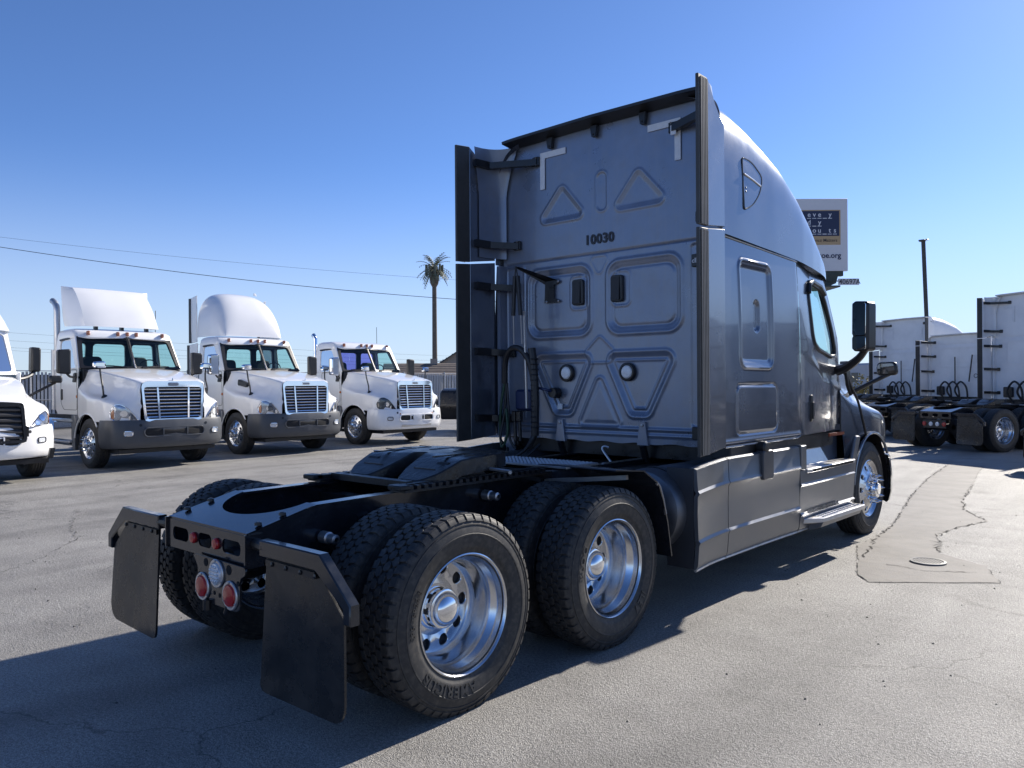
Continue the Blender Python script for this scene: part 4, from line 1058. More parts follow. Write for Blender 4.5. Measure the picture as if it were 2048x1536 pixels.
# ------------------------------------------------------------------ front ends (hood, grille, bumper, lights)
def hood_rows(gen, ny=46, npt=40):
    if gen == 'old':
        T = [(-.66, 2.02, .95, 1.12, 1.66), (-.40, 2.01, .92, 1.14, 1.55), (0, 1.96, .87, 1.20, 1.46), (.4, 1.90, .82, 1.21, 1.42), (.75, 1.84, .77, 1.18, 1.37), (.95, 1.80, .735, 1.10, 1.33), (1.06, 1.775, .71, .98, 1.30), (1.13, 1.755, .69, .84, 1.28), (1.18, 1.73, .655, .67, 1.26)]
    else:
        T = [(-.66, 1.86, .98, 1.09, 1.60), (-.40, 1.84, .95, 1.13, 1.47), (0, 1.78, .90, 1.19, 1.38), (.3, 1.72, .84, 1.21, 1.33), (.5, 1.67, .79, 1.185, 1.27), (.68, 1.61, .745, 1.12, 1.18), (.82, 1.56, .70, 1.03, 1.10), (.95, 1.51, .655, .90, 1.05), (1.06, 1.45, .61, .76, 1.0), (1.13, 1.39, .57, .62, .98)]
    T = np.array(T); ss = np.concatenate([np.linspace(-.66, .9, ny - 16), np.linspace(.93, T[-1, 0], 16)]); rows = []
    for s in ss:
        zt, hw, fx, fz = [np.interp(s, T[:, 0], T[:, k]) for k in (1, 2, 3, 4)]
        if abs(s) < .60: zb = .5 + math.sqrt(.60 ** 2 - s * s)
        elif s > 0: zb = .95
        else: zb = 1.12 if gen == 'new' else 1.02
        if s > .45: zb = max(.95, zb)
        fz = max(fz, zb + .06)
        side = [(0, zt + .02), (hw * .45, zt + .012), (hw * .8, zt - .004), (hw * .965, zt - .022), (hw * 1.005, zt - .075), (hw * 1.025, zt - .16), (hw + (fx - hw) * .25, zt - (zt - fz) * .62), (hw + (fx - hw) * .55, fz + .06), (fx - .035, fz - .01), (fx - .004, fz - .07 if fz - .07 > zb else zb + .03), (fx, zb + .5 * max(0, fz - .08 - zb)), (fx, zb)]
        c = catmull(side, npt); c[:, 1] = np.maximum(c[:, 1], zb); rows.append(np.stack([c[:, 0], np.full(npt, s), c[:, 1]], -1))
    return np.array(rows)

HC = {}
def front_end(root, paint, ya, gen='old', bumper=DARKBUMP, wheels=True, full=True, ornaments=True, dark_lamp=False, plate=False, lift=.16):
    if gen not in HC:
        R_ = hood_rows(gen); L_ = R_.copy(); L_[..., 0] *= -1
        A = np.concatenate([R_[:, ::-1], L_[:, 1:]], 1); hm = MB(); hm.grid(A); HC[gen] = (build_mesh('hood_' + gen, hm, 45), bvh_of(hm), R_)
    me, bv, R_ = HC[gen]
    hood = put('hood', me, paint, root, (0, ya, 0))
    for sd in (1, -1):   # shut line between hood and cab
        mb = MB(); mb.tube([(sd * p[0] * 1.003, ya + p[1] + .012, p[2] + .002) for p in R_[0][8:]], .007, 5); ob('hood_seam', mb, mat('seam_grey', (.12, .125, .13), .6) if paint is not GREY else BLACK, hood, loc=(0, -ya, 0))
    # dark wheel-house behind the arch
    for sd in (1, -1):
        mb = MB(); arc = [(ya + .615 * math.cos(a), .5 + .615 * math.sin(a)) for a in np.linspace(-.1, math.pi + .1, 22)]
        vs = [(sd * x, y, z) for x in (.55, 1.17) for y, z in arc]; n = len(arc)
        mb.add(vs, [(i, i + 1, n + i + 1, n + i) for i in range(n - 1)]); mb.box(min(sd * .5, sd * .56), max(sd * .5, sd * .56), ya - .7, ya + .75, .35, 1.3); ob('wheel_house', mb, BLACK, root)
        # arch lip
        lip = [(sd * 1.205, ya + .60 * math.cos(a), .5 + .60 * math.sin(a)) for a in np.linspace(.62, math.pi - .15, 20)]
        mb = MB(); mb.tube(lip, .016, 6); ob('arch_lip', mb, paint, hood, loc=(0, -ya, 0))
    off = Vector((0, ya, 0))
    def front_patch(outline, o=.006, thick=.0):
        mb = patch_on(bv, outline, lambda x, z: (x, 3.0, z), (0, -1, 0), o, thick); mb.v = [(x, y + ya, z) for x, y, z in mb.v]; return mb
    zg0, zg1 = (.95, 1.72) if gen == 'old' else (.70, 1.36)
    gw0, gw1 = (.605, .655) if gen == 'old' else (.60, .56)
    yg = ya + (1.165 if gen == 'old' else 1.15)
    def gy(z): return yg + (zg1 - z) * .06
    # grille: chrome surround, dark core, bars
    out = round_poly([(-gw0, zg0), (gw0, zg0), (gw1, zg1 - .03), (gw1 - .10, zg1 + .03), (-gw1 + .10, zg1 + .03), (-gw1, zg1 - .03)], [.07, .07, .08, .06, .06, .08], 5)
    topw = .10 if gen == 'old' else .045
    inn = round_poly([(-gw0 + .055, zg0 + .05), (gw0 - .055, zg0 + .05), (gw1 - .055, zg1 - topw), (-gw1 + .055, zg1 - topw)], .05, 7)
    # resample both to same count
    def resample(P, n=64):
        P = np.array(P + [P[0]]); d = np.concatenate([[0], np.cumsum(np.hypot(*np.diff(P, axis=0).T))]); t = np.linspace(0, d[-1], n + 1)[:-1]
        return np.stack([np.interp(t, d, P[:, 0]), np.interp(t, d, P[:, 1])], -1)
    def starts(P):
        k = int(np.argmin(np.abs(P[:, 0]) + (P[:, 1] > (zg0 + zg1) / 2) * 9)); return np.roll(P, -k, 0)
    o_ = starts(resample(out)); i_ = starts(resample(inn)); n = 64
    mb = MB(); loops = [(o_, -.05), (o_, .012), (o_ * .985 + i_ * .015, .022), (i_ * .9 + o_ * .1, .020), (i_, .004), (i_, -.035)]
    vs = [(x, gy(z) + dy, z) for P, dy in loops for x, z in P]
    mb.add(vs, [(l * n + i, l * n + (i + 1) % n, (l + 1) * n + (i + 1) % n, (l + 1) * n + i) for l in range(5) for i in range(n)])
    gr = ob('grille', mb, CHROME if gen == 'old' else PLASTIC, root, smooth=45)
    mb = MB(); mb.add([(x, gy(z) - .034, z) for x, z in i_], [tuple(range(n))]); ob('grille_core', mb, mat('grille_black', (.008, .008, .009), .7), gr)
    nb = 9 if gen == 'old' else 6
    for k in range(nb):
        z = zg0 + .05 + (zg1 - topw - zg0 - .05) * (k + .5) / nb; w = np.interp(z, [zg0, zg1], [gw0, gw1]) - .058
        mb = MB()
        if gen == 'old': mb.prism([(gy(z) - .02, z - .004), (gy(z) + .006, z - .010), (gy(z) + .014, z), (gy(z) + .004, z + .012), (gy(z) - .02, z + .010)], 'x', -w, w)
        else:
            for sd in (-1, 1): mb.add([(sd * .05, gy(z) + .01, z + .03), (sd * w, gy(z) + .005, z - .0), (sd * w, gy(z) - .03, z + .035), (sd * .05, gy(z) - .03, z + .05), (sd * .05, gy(z) - .005, z - .01), (sd * w, gy(z) - .005, z - .025)], [(0, 1, 2, 3), (0, 1, 5, 4)])
        ob('grille_bar', mb, CHROME if gen == 'old' else mat('grille_grey', (.10, .10, .105), .4, .3), gr, smooth=25)
    if gen == 'old':
        for x in (-.30, .30):
            mb = MB(); mb.bar((x, gy(zg0 + .05) + .012, zg0 + .05), (x * 1.08, gy(zg1 - topw) + .012, zg1 - topw), .034, .016, (0, 1, 0)); ob('grille_bar', mb, CHROME, gr)
        mb = MB(); mb.prism(rrect(-.115, .115, zg1 - .072, zg1 + .002, .034), 'y', gy(zg1) + .016, gy(zg1) + .030, .006); em = ob('badge', mb, CHROME, gr)
        mb = MB(); mb.prism(rrect(-.095, .095, zg1 - .057, zg1 - .013, .020), 'y', gy(zg1) + .029, gy(zg1) + .033, .002); ob('badge_inlay', mb, mat('badge_blue_grey', (.25, .28, .33), .3, .6), em)
        mb = MB(); mb.prism([(-.015, 1.74), (.015, 1.74), (.003, 1.81), (-.003, 1.81)], 'y', yg - .02, yg + .0); ob('hood_ornament', mb, CHROME, hood, loc=(0, -ya, 0))
    # headlights
    for sd in (1, -1):
        if gen == 'old': hl = [(.70, .965), (1.075, .97), (1.125, 1.02), (1.13, 1.15), (1.08, 1.285), (1.0, 1.295), (.90, 1.23), (.79, 1.09)]
        else: hl = [(.68, .965), (.98, .97), (1.08, 1.0), (1.11, 1.10), (1.08, 1.22), (.96, 1.17), (.80, 1.07)]
        hl = round_poly([(sd * x, z) for x, z in hl], .03, 3)
        mb = front_patch(hl, .012, .02); lamp = ob('headlight', mb, mat('dark_headlamp', (.06, .07, .08), .12, .2, coat=1) if dark_lamp else mat('clear_headlamp', (.36, .38, .42), .10, .75, coat=1, var=.25, vscale=14), root, smooth=60)
        rimp = [(v[0], v[1] + .004, v[2]) for v in mb.v[:len(hl)]]
        m2 = MB(); m2.tube(rimp, .007, 5, closed=True); ob('headlight_bezel', m2, CHROME if gen == 'old' and not dark_lamp else PLASTIC, lamp)
        for lx, lz, r in ((.95, 1.11, .06), (.83, 1.03, .045)):
            mb = front_patch([(sd * lx + r * math.cos(a), lz + r * math.sin(a)) for a in np.linspace(0, 6.283, 17)[:-1]], .018, .0); ob('lamp_bulb', mb, CHROME, lamp)
        mb = front_patch([(sd * x, z) for x, z in ((1.098, 1.0), (1.118, 1.02), (1.12, 1.14), (1.098, 1.20), (1.09, 1.15), (1.09, 1.03))], .020); ob('turn_signal', mb, mat('pale_amber_lens', (.42, .16, .07), .2, coat=.5) if not dark_lamp else mat('dark_headlamp', (.06, .07, .08), .12, .2, coat=1), lamp)
    # bumper
    plan = catmull([(1.205, .56), (1.19, .66), (1.12, .79), (.96, .93), (.72, 1.06), (.40, 1.15), (.2, 1.175), (0, 1.18)], 40) if gen == 'new' else catmull([(1.215, .60), (1.215, .74), (1.19, .90), (1.11, 1.04), (.92, 1.15), (.60, 1.225), (.30, 1.25), (0, 1.26)], 40)
    zz = [(.825, -.055), (.82, -.015), (.78, .0), (.60, .018), (.40, .014), (.30, -.01), (.265, -.05)]
    T = np.gradient(plan, axis=0); nrm = np.stack([T[:, 1], -T[:, 0]], -1) * -1; nrm /= np.linalg.norm(nrm, axis=1)[:, None]; nrm *= np.sign((nrm * (plan - np.array([0, .2]))).sum(1))[:, None]
    rows = np.array([[(p[0] + q[0] * o, ya + p[1] + q[1] * o, z + lift) for z, o in zz] for p, q in zip(plan, nrm)])
    Lr = rows[::-1].copy(); Lr[..., 0] *= -1; A = np.concatenate([rows, Lr[1:]], 0); bm_ = MB(); bm_.grid(A); bump = ob('bumper', bm_, bumper, root, smooth=40); bb = bvh_of(bm_)
    def bp(outline, o=.006, th=0): return patch_on(bb, [(x, z + lift) for x, z in outline], lambda x, z: (x, ya + 3, z), (0, -1, 0), o, th)
    ow = .62 if gen == 'old' else .52
    mb = bp(rrect(-ow, ow, .49, .66, .075, 6), .006, .02); ob('bumper_intake', mb, mat('grille_black', (.008, .008, .009), .7), bump, smooth=60)
    m2 = MB(); m2.tube([(v[0], v[1] + .006, v[2]) for v in mb.v[:28]], .016 if bumper is not WHITE else .02, 6, closed=True); ob('intake_frame', m2, bumper, bump)
    for x in (-.25, .25):
        mb = bp(rrect(x - .012, x + .012, .50, .65, .005), .014, .012); ob('intake_bar', mb, bumper, bump)
    for sd in (1, -1):
        mb = bp(rrect(sd * .90 - .075, sd * .90 + .075, .52, .61, .03), .008, .012); fg = ob('fog_lamp', mb, CLEAR, bump, smooth=60)
        m2 = MB(); m2.tube([(v[0], v[1] + .003, v[2]) for v in mb.v[:20]], .009, 5, closed=True); ob('fog_lamp_rim', m2, CHROME if bumper is DARKBUMP else PLASTIC, fg)
        mb = bp([(sd * .68 + .028 * math.cos(a), .72 + .028 * math.sin(a)) for a in np.linspace(0, 6.283, 13)[:-1]], .005); ob('tow_hole', mb, BLACK, bump)
    mb = MB(); mb.box(-1.0, 1.0, ya - .9, ya + 1.0, .32, .40); ob('splash_pan', mb, BLACK, root)
    mb = MB(); mb.box(-.64, .64, ya + 1.06, ya + 1.15, .80, .97); ob('grille_gap', mb, BLACK, root)
    if plate:
        mb = bp(rrect(-.16, .16, .505, .655, .012), .022, .008); ob('licence_plate', mb, mat('plate_white', (.6, .62, .66), .45, var=.1, vscale=30), bump, smooth=60)
        mb = bp(rrect(-.55, .55, .325, .395, .02), .010, .006); ob('chin_plate', mb, ALUM, bump, smooth=60)
        for sd in (1, -1):
            mb = bp([(sd * .60 + .02 * math.cos(a), .69 + .02 * math.sin(a)) for a in np.linspace(0, 6.283, 9)[:-1]], .012); ob('amber_marker', mb, AMBER, bump)
    if wheels:
        for sd in (1, -1): steer_wheel(root, sd * 1.045, ya, .494, sd)
        mb = MB(); mb.tube([(-.9, ya, .48), (.9, ya, .48)], .06, 8); ob('front_axle', mb, GREASE, root)
    return hood

# ------------------------------------------------------------------ the grey sleeper tractor in front
main = thing('semi_truck', 'slate grey raised-roof sleeper tractor seen from behind, black frame and chrome hubs', 'truck')
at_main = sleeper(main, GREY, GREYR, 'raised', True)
for sd in (1, -1): pass
for o in [c for c in main.children if c.name.startswith('rear_wall')]: wall = o
front_end(main, GREY, 6.18, 'new', GREY, True, lift=.0)
def wall_y(x=0, z=0): return YW
def decal(name, mb, m, parent, **k): return ob(name, mb, m, parent, smooth=0, **k)
# fleet number
t = text_mb('10030', .118, .0015, .0035, 1.08, 'CENTER'); mb = MB(); mb.add([(x - .025, YW - .008 - z, 2.885 + y) for x, y, z in t.v], t.f); decal('fleet_number', mb, DECAL, main)
# white corner tapes
def tape(corner, hx, vz, name='corner_tape'):
    x, z = corner; mb = MB(); s = 1 if hx > 0 else -1
    mb.box(min(x, x + hx), max(x, x + hx), YW - .0115, YW - .007, z - .055, z); mb.box(min(x, x + s * .055), max(x, x + s * .055), YW - .012, YW - .0075, z - vz, z - .0552); decal(name, mb, TAPE, main)
tape((-.69, 3.80), .30, .34); tape((.79, 3.80), -.31, .34)
# vents with black plastic flaps
for cx in (-.255, .165):
    mb = MB(); mb.prism(rrect(cx - .062, cx + .062, 2.355, 2.585, .025), 'y', YW - .026, YW + .004, .006); v = ob('sleeper_vent', mb, PLASTIC, main)
    mb = MB(); mb.prism([(YW - .040, 2.37), (YW - .026, 2.37), (YW - .026, 2.57), (YW - .030, 2.57)], 'x', cx - .05, cx + .035); ob('vent_flap', mb, mat('vent_flap_black', (.02, .02, .022), .5, bump=.2, bscale=80), v)
# work lights
for cx in (-.395, .262):
    mb = MB(); mb.lathe([(.056, YW - .020), (.045, YW - .030), (.0005, YW - .034)], 'y', (cx, 0, 1.75), 28); w = ob('work_light', mb, mat('work_light_lens', (.78, .79, .8), .25, coat=.5, var=.1, vscale=60), main)
    mb = MB(); mb.lathe([(.080, YW + .01), (.080, YW - .018), (.074, YW - .026), (.060, YW - .028), (.056, YW - .018)], 'y', (cx, 0, 1.75), 32); ob('light_ring', mb, PLASTIC, w)
# small label plates and switch box
mb = MB(); mb.box(.885, .965, YW - .022, YW + .01, 2.58, 2.68, .004); sw = ob('switch_plate', mb, PLASTIC, main)
t = text_mb('cB', .05, .001, .001); mb = MB(); mb.add([(x + .893, YW - .024 - z, 2.612 + y) for x, y, z in t.v], t.f); decal('switch_marking', mb, TAPE, sw)
mb = MB(); mb.box(-.50, -.45, YW - .012, YW + .004, 1.42, 1.47); ob('label_plate', mb, TAPE, main, smooth=0)
mb = MB(); mb.box(.88, .96, YW - .02, YW + .01, 1.20, 1.30, .004); ob('hinge_plate', mb, BLACK, main)
mb = MB(); mb.prism(rrect(.72, .77, 3.66, 3.74, .006), 'y', YW - .05, YW - .042); ob('bracket_label', mb, TAPE, main)
# lower mounting lugs
for cx in (-.46, .42):
    mb = MB(); mb.prism([(cx - .055, 1.13), (cx + .055, 1.13), (cx + .028, 1.33), (cx - .028, 1.33)], 'y', YW - .030, YW + .01, .004); l = ob('cab_mount_lug', mb, GREYR, main)
    mb = MB(); mb.lathe([(.012, 0), (.012, -.01), (.0005, -.012)], 'y', (cx, YW - .030, 1.30), 8); ob('bolt', mb, STEEL, l)
    mb = MB(); mb.tube([(cx, YW - .02, 1.13), (cx, YW + .05, .96)], .03, 8); ob('cab_air_strut', mb, BLACK, main)
# bent handle hanging below the wall
mb = MB(); mb.tube(catmull([(.10, YW - .06, 1.10), (.07, YW - .08, 1.11), (.06, YW - .09, 1.08), (.18, YW - .12, .97)], 16), .010, 8); ob('crank_handle', mb, ALUM, main)
# row of rivets under the upper panels
mb = MB()
for k in range(14):
    for a, b in ((-.80, -.14), (.08, .76)):
        x = a + (b - a) * k / 13; mb.lathe([(.006, 0), (.004, -.004), (.0005, -.005)], 'y', (x, YW + .012, 2.115), 6)
ob('rivet', mb, GREYR, main)
# air and electric lines: bracket, pogo springs, hose sleeves
mb = MB()
mb.prism([(-.63, 2.60), (-.47, 2.60), (-.47, 2.58), (-.53, 2.56), (-.53, 2.44), (-.47, 2.42), (-.47, 2.40), (-.64, 2.40)], 'y', YW - .020, YW - .008)
mb.add([(-.63, YW - .02, 2.60), (-.48, YW - .02, 2.60), (-.73, YW - .27, 2.72), (-.80, YW - .27, 2.73), (-.63, YW - .02, 2.57)], [(0, 1, 2, 3), (0, 3, 4)])
hb = ob('hose_bracket', mb, BLACK, main)
mb = MB()
for x, z in ((-.48, 2.59), (-.48, 2.41), (-.62, 2.41)): mb.lathe([(.014, 0), (.0005, -.012)], 'y', (x, YW - .02, z), 8)
ob('bolt', mb, STEEL, hb)
HX, HY, HZ = -.77, YW - .27, 2.73
for dx, zb in ((-.035, 2.28), (.055, 2.28)):
    mb = MB(); mb.tube([(HX, HY, HZ), (HX + dx * .5, HY, 2.60)], .006, 6); mb.tube([(HX + dx * .4, HY, 2.64), (HX + dx * 1.0, HY, zb)], .019, 8); sp = ob('hose_spring', mb, HOSE, main)
    mb = MB(); mb.tube([(HX + dx, HY, zb), (HX + dx * 1.1 - .01, HY + .02, 2.02)], .006, 6); ob('spring_cable', mb, STEEL, sp)
mb = MB(); mb.tube([(HX + .045, HY + .06, 2.32), (HX + .035, HY + .10, 1.43)], .014, 8); ob('hose_tender_rod', mb, ALUM, main)
mb = MB(); mb.tube(catmull([(-1.02, YW - .16, 1.66), (-.99, YW - .18, 1.86), (-.91, YW - .20, 1.97), (-.80, YW - .20, 1.98), (-.71, YW - .18, 1.88), (-.665, YW - .16, 1.70), (-.65, YW - .15, 1.45), (-.66, YW - .14, 1.22), (-.70, YW - .18, 1.08)], 60), .028, 10); hz = ob('hose_sleeve', mb, HOSE, main)
mb = MB(); mb.tube(catmull([(-.68, YW - .16, 1.98), (-.655, YW - .16, 1.80), (-.64, YW - .16, 1.5), (-.655, YW - .15, 1.18)], 30), .036, 10)
for k in range(14): mb.lathe([(.036, 0), (.040, .006), (.036, .012)], 'z', (-.648, YW - .16, 1.25 + k * .048), 10)
ob('hose_sleeve', mb, HOSE, main)
for k, (m_, pts) in enumerate(((GREENH, [(-1.02, YW - .16, 1.66), (-1.06, YW - .17, 1.45), (-1.08, YW - .16, 1.20), (-1.02, YW - .2, 1.06), (-.95, YW - .2, 1.2), (-.985, YW - .18, 1.42)]), (HOSE, [(-1.01, YW - .15, 1.66), (-1.03, YW - .15, 1.40), (-1.06, YW - .18, 1.16), (-.99, YW - .22, 1.10)]), (HOSE, [(-1.0, YW - .15, 1.66), (-.98, YW - .15, 1.4), (-.95, YW - .17, 1.15), (-.90, YW - .15, 1.05)]), (BLUEH, [(-.68, YW - .1, 1.62), (-.55, YW - .12, 1.60), (-.52, YW - .05, 1.58)]), (HOSE, [(-.95, YW - .2, 1.05), (-.84, YW - .3, .99), (-.70, YW - .3, 1.02), (-.64, YW - .2, 1.15)]), (HOSE, [(-.9, YW - .2, 1.02), (-.8, YW - .33, .95), (-.66, YW - .3, .98), (-.60, YW - .15, 1.1)]))):
    mb = MB(); mb.tube(catmull(pts, 30), .013, 7); ob('air_hose', mb, m_, main)
for x, m_ in ((-.92, BLACK), (-.86, BLACK)):
    mb = MB(); mb.box(x - .022, x + .022, YW - .16, YW - .10, 1.30, 1.40, .008); mb.tube([(x, YW - .13, 1.30), (x + .01, YW - .13, 1.12)], .016, 8); ob('gladhand', mb, m_, main)
mb = MB(); mb.lathe([(.045, YW - .08), (.05, YW - .04), (.05, YW)], 'y', (-.51, 0, 1.57), 14, cap0=True); ob('socket', mb, BLACK, main)
mb = MB(); mb.box(-.98, -.76, YW - .07, YW + .02, 1.40, 1.60, .02); ob('valve_box', mb, BLUEH, main)
# curved bracket at lower left corner
mb = MB(); mb.prism(round_poly([(-1.15, 1.14), (-1.02, 1.14), (-1.00, 1.02), (-1.08, .90), (-1.13, .90), (-1.10, 1.0)], .03), 'y', YW - .04, YW - .02); ob('corner_bracket', mb, GREYR, main)
# roof side light panel (pressed outline with a highlight streak modelled as a bright tube)
def cap_x(y, z):
    x, zz = cap_curve(at_main, y, 80); return float(np.interp(z, zz, x))
lens = round_poly([(3.15, 3.46), (3.33, 3.465), (3.53, 3.37), (3.46, 3.22), (3.30, 3.09), (3.15, 3.04)], [.04, .08, .06, .1, .1, .03], 4)
mb = MB(); mb.tube([(cap_x(y, z) + .001, y, z) for y, z in lens], .008, 6, closed=True); rp = ob('roof_side_panel', mb, PLASTIC, main)
mb = MB(); c0 = (sum(p[0] for p in lens) / len(lens), sum(p[1] for p in lens) / len(lens)); rings = []
for k in (1, .6, .25): rings.append([(cap_x(c0[0] + (y - c0[0]) * k, c0[1] + (z - c0[1]) * k) + .004, c0[0] + (y - c0[0]) * k, c0[1] + (z - c0[1]) * k) for y, z in lens])
n = len(lens); mb.add([p for r in rings for p in r], [(a * n + i, a * n + (i + 1) % n, (a + 1) * n + (i + 1) % n, (a + 1) * n + i) for a in range(2) for i in range(n)] + [tuple(2 * n + i for i in range(n))]); ob('panel_face', mb, GREY, rp, smooth=60)
mb = MB(); mb.tube([(cap_x(3.16, 3.33) + .008, 3.16, 3.33), (cap_x(3.33, 3.31) + .008, 3.33, 3.31), (cap_x(3.47, 3.285) + .008, 3.47, 3.285)], .007, 6); ob('panel_highlight_streak', mb, ALU, rp)
mb = MB()
for z in (3.19, 3.22): mb.lathe([(.008, cap_x(3.19, z) + .005), (.0005, cap_x(3.19, z) + .009)], 'x', (0, 3.19, z), 8)
ob('panel_screw', mb, BLACK, rp)
# seam highlight drawn as a pale tube, sill lip
mb = MB(); mb.tube([(float(body_x(y, 2.75)) + .004, y, float(seam_z(y)) - .004) for y in np.linspace(2.79, 4.24, 16)], .006, 6); ob('roof_seam_highlight', mb, mat('seam_highlight', (.5, .52, .55), .3, .6), main)
mb = MB(); mb.tube([(1.205, y, 1.158) for y in np.linspace(2.78, 4.15, 6)] + [(1.20, 4.22, 1.17), (1.195, 4.24, 1.22)], .010, 6); ob('sill_lip', mb, GREY, main)
# hood/cab dark gap and side vent
mb = MB(); mb.tube(catmull([(1.145, 5.55, 1.75), (1.165, 5.62, 1.62), (1.185, 5.78, 1.45), (1.20, 5.88, 1.25), (1.205, 5.97, 1.08)], 24), .014, 6); ob('hood_gap', mb, BLACK, main)
mb = MB(); mb.prism(round_poly([(5.50, 1.78), (5.60, 1.80), (5.72, 1.58), (5.66, 1.50), (5.56, 1.62)], .02), 'x', 1.135, 1.165, .005); ob('hood_vent', mb, PLASTIC, main)
mb = MB(); mb.box(1.165, 1.178, 5.0, 5.4, 1.120, 1.150); ob('amber_reflection_strip', mb, mat('dark_amber', (.25, .05, .015), .3), main)  # reddish reflection below the door, put in as a dark amber strip
# door mirror and hood mirror (both sides)
MIRR = mat('mirror_glass', (.75, .78, .8), .03, 1.0)
for sd in (1, -1):
    tilt = Matrix.Translation((sd * 1.46, 5.15, 0)) @ Matrix.Rotation(-sd * rad(13), 4, 'Z') @ Matrix.Translation((-sd * 1.46, -5.15, 0))
    mb = MB(); mb.prism(round_poly([(sd * 1.375, 1.945), (sd * 1.545, 1.945), (sd * 1.55, 2.42), (sd * 1.38, 2.435)], .045, 5), 'y', 5.06, 5.23, .03); mh = ob('door_mirror', mb.xf(tilt), PLASTIC, main)
    mb = MB(); mb.prism(round_poly([(sd * 1.392, 2.10), (sd * 1.528, 2.10), (sd * 1.532, 2.405), (sd * 1.396, 2.415)], .02, 3), 'y', 5.052, 5.062); ob('mirror_glass', mb.xf(tilt), MIRR, mh)
    mb = MB(); mb.prism(round_poly([(sd * 1.392, 1.962), (sd * 1.528, 1.962), (sd * 1.528, 2.088), (sd * 1.392, 2.088)], .02, 3), 'y', 5.052, 5.062); ob('mirror_glass', mb.xf(tilt), MIRR, mh)
    mb = MB(); mb.tube(catmull([(sd * 1.10, 5.46, 1.77), (sd * 1.22, 5.36, 1.80), (sd * 1.38, 5.22, 1.88), (sd * 1.47, 5.16, 1.97)], 14), [.055, .052, .050, .048, .046, .044, .042, .04, .038, .036, .035, .034, .033, .032], 8); ob('mirror_arm', mb, PLASTIC, main)
    mb = MB(); mb.prism(round_poly([(sd * 1.235, 1.715), (sd * 1.445, 1.72), (sd * 1.44, 1.865), (sd * 1.235, 1.86)], .05, 5), 'y', 6.20, 6.30, .03); hm = ob('hood_mirror', mb, PLASTIC, main)
    mb = MB(); mb.prism(round_poly([(sd * 1.255, 1.735), (sd * 1.425, 1.74), (sd * 1.42, 1.848), (sd * 1.255, 1.843)], .035, 4), 'y', 6.192, 6.202); ob('mirror_glass', mb, MIRR, hm)
    mb = MB(); mb.tube(catmull([(sd * 1.02, 5.98, 1.52), (sd * 1.15, 6.05, 1.60), (sd * 1.36, 6.25, 1.735)], 10), .022, 8); ob('mirror_arm', mb, PLASTIC, main)

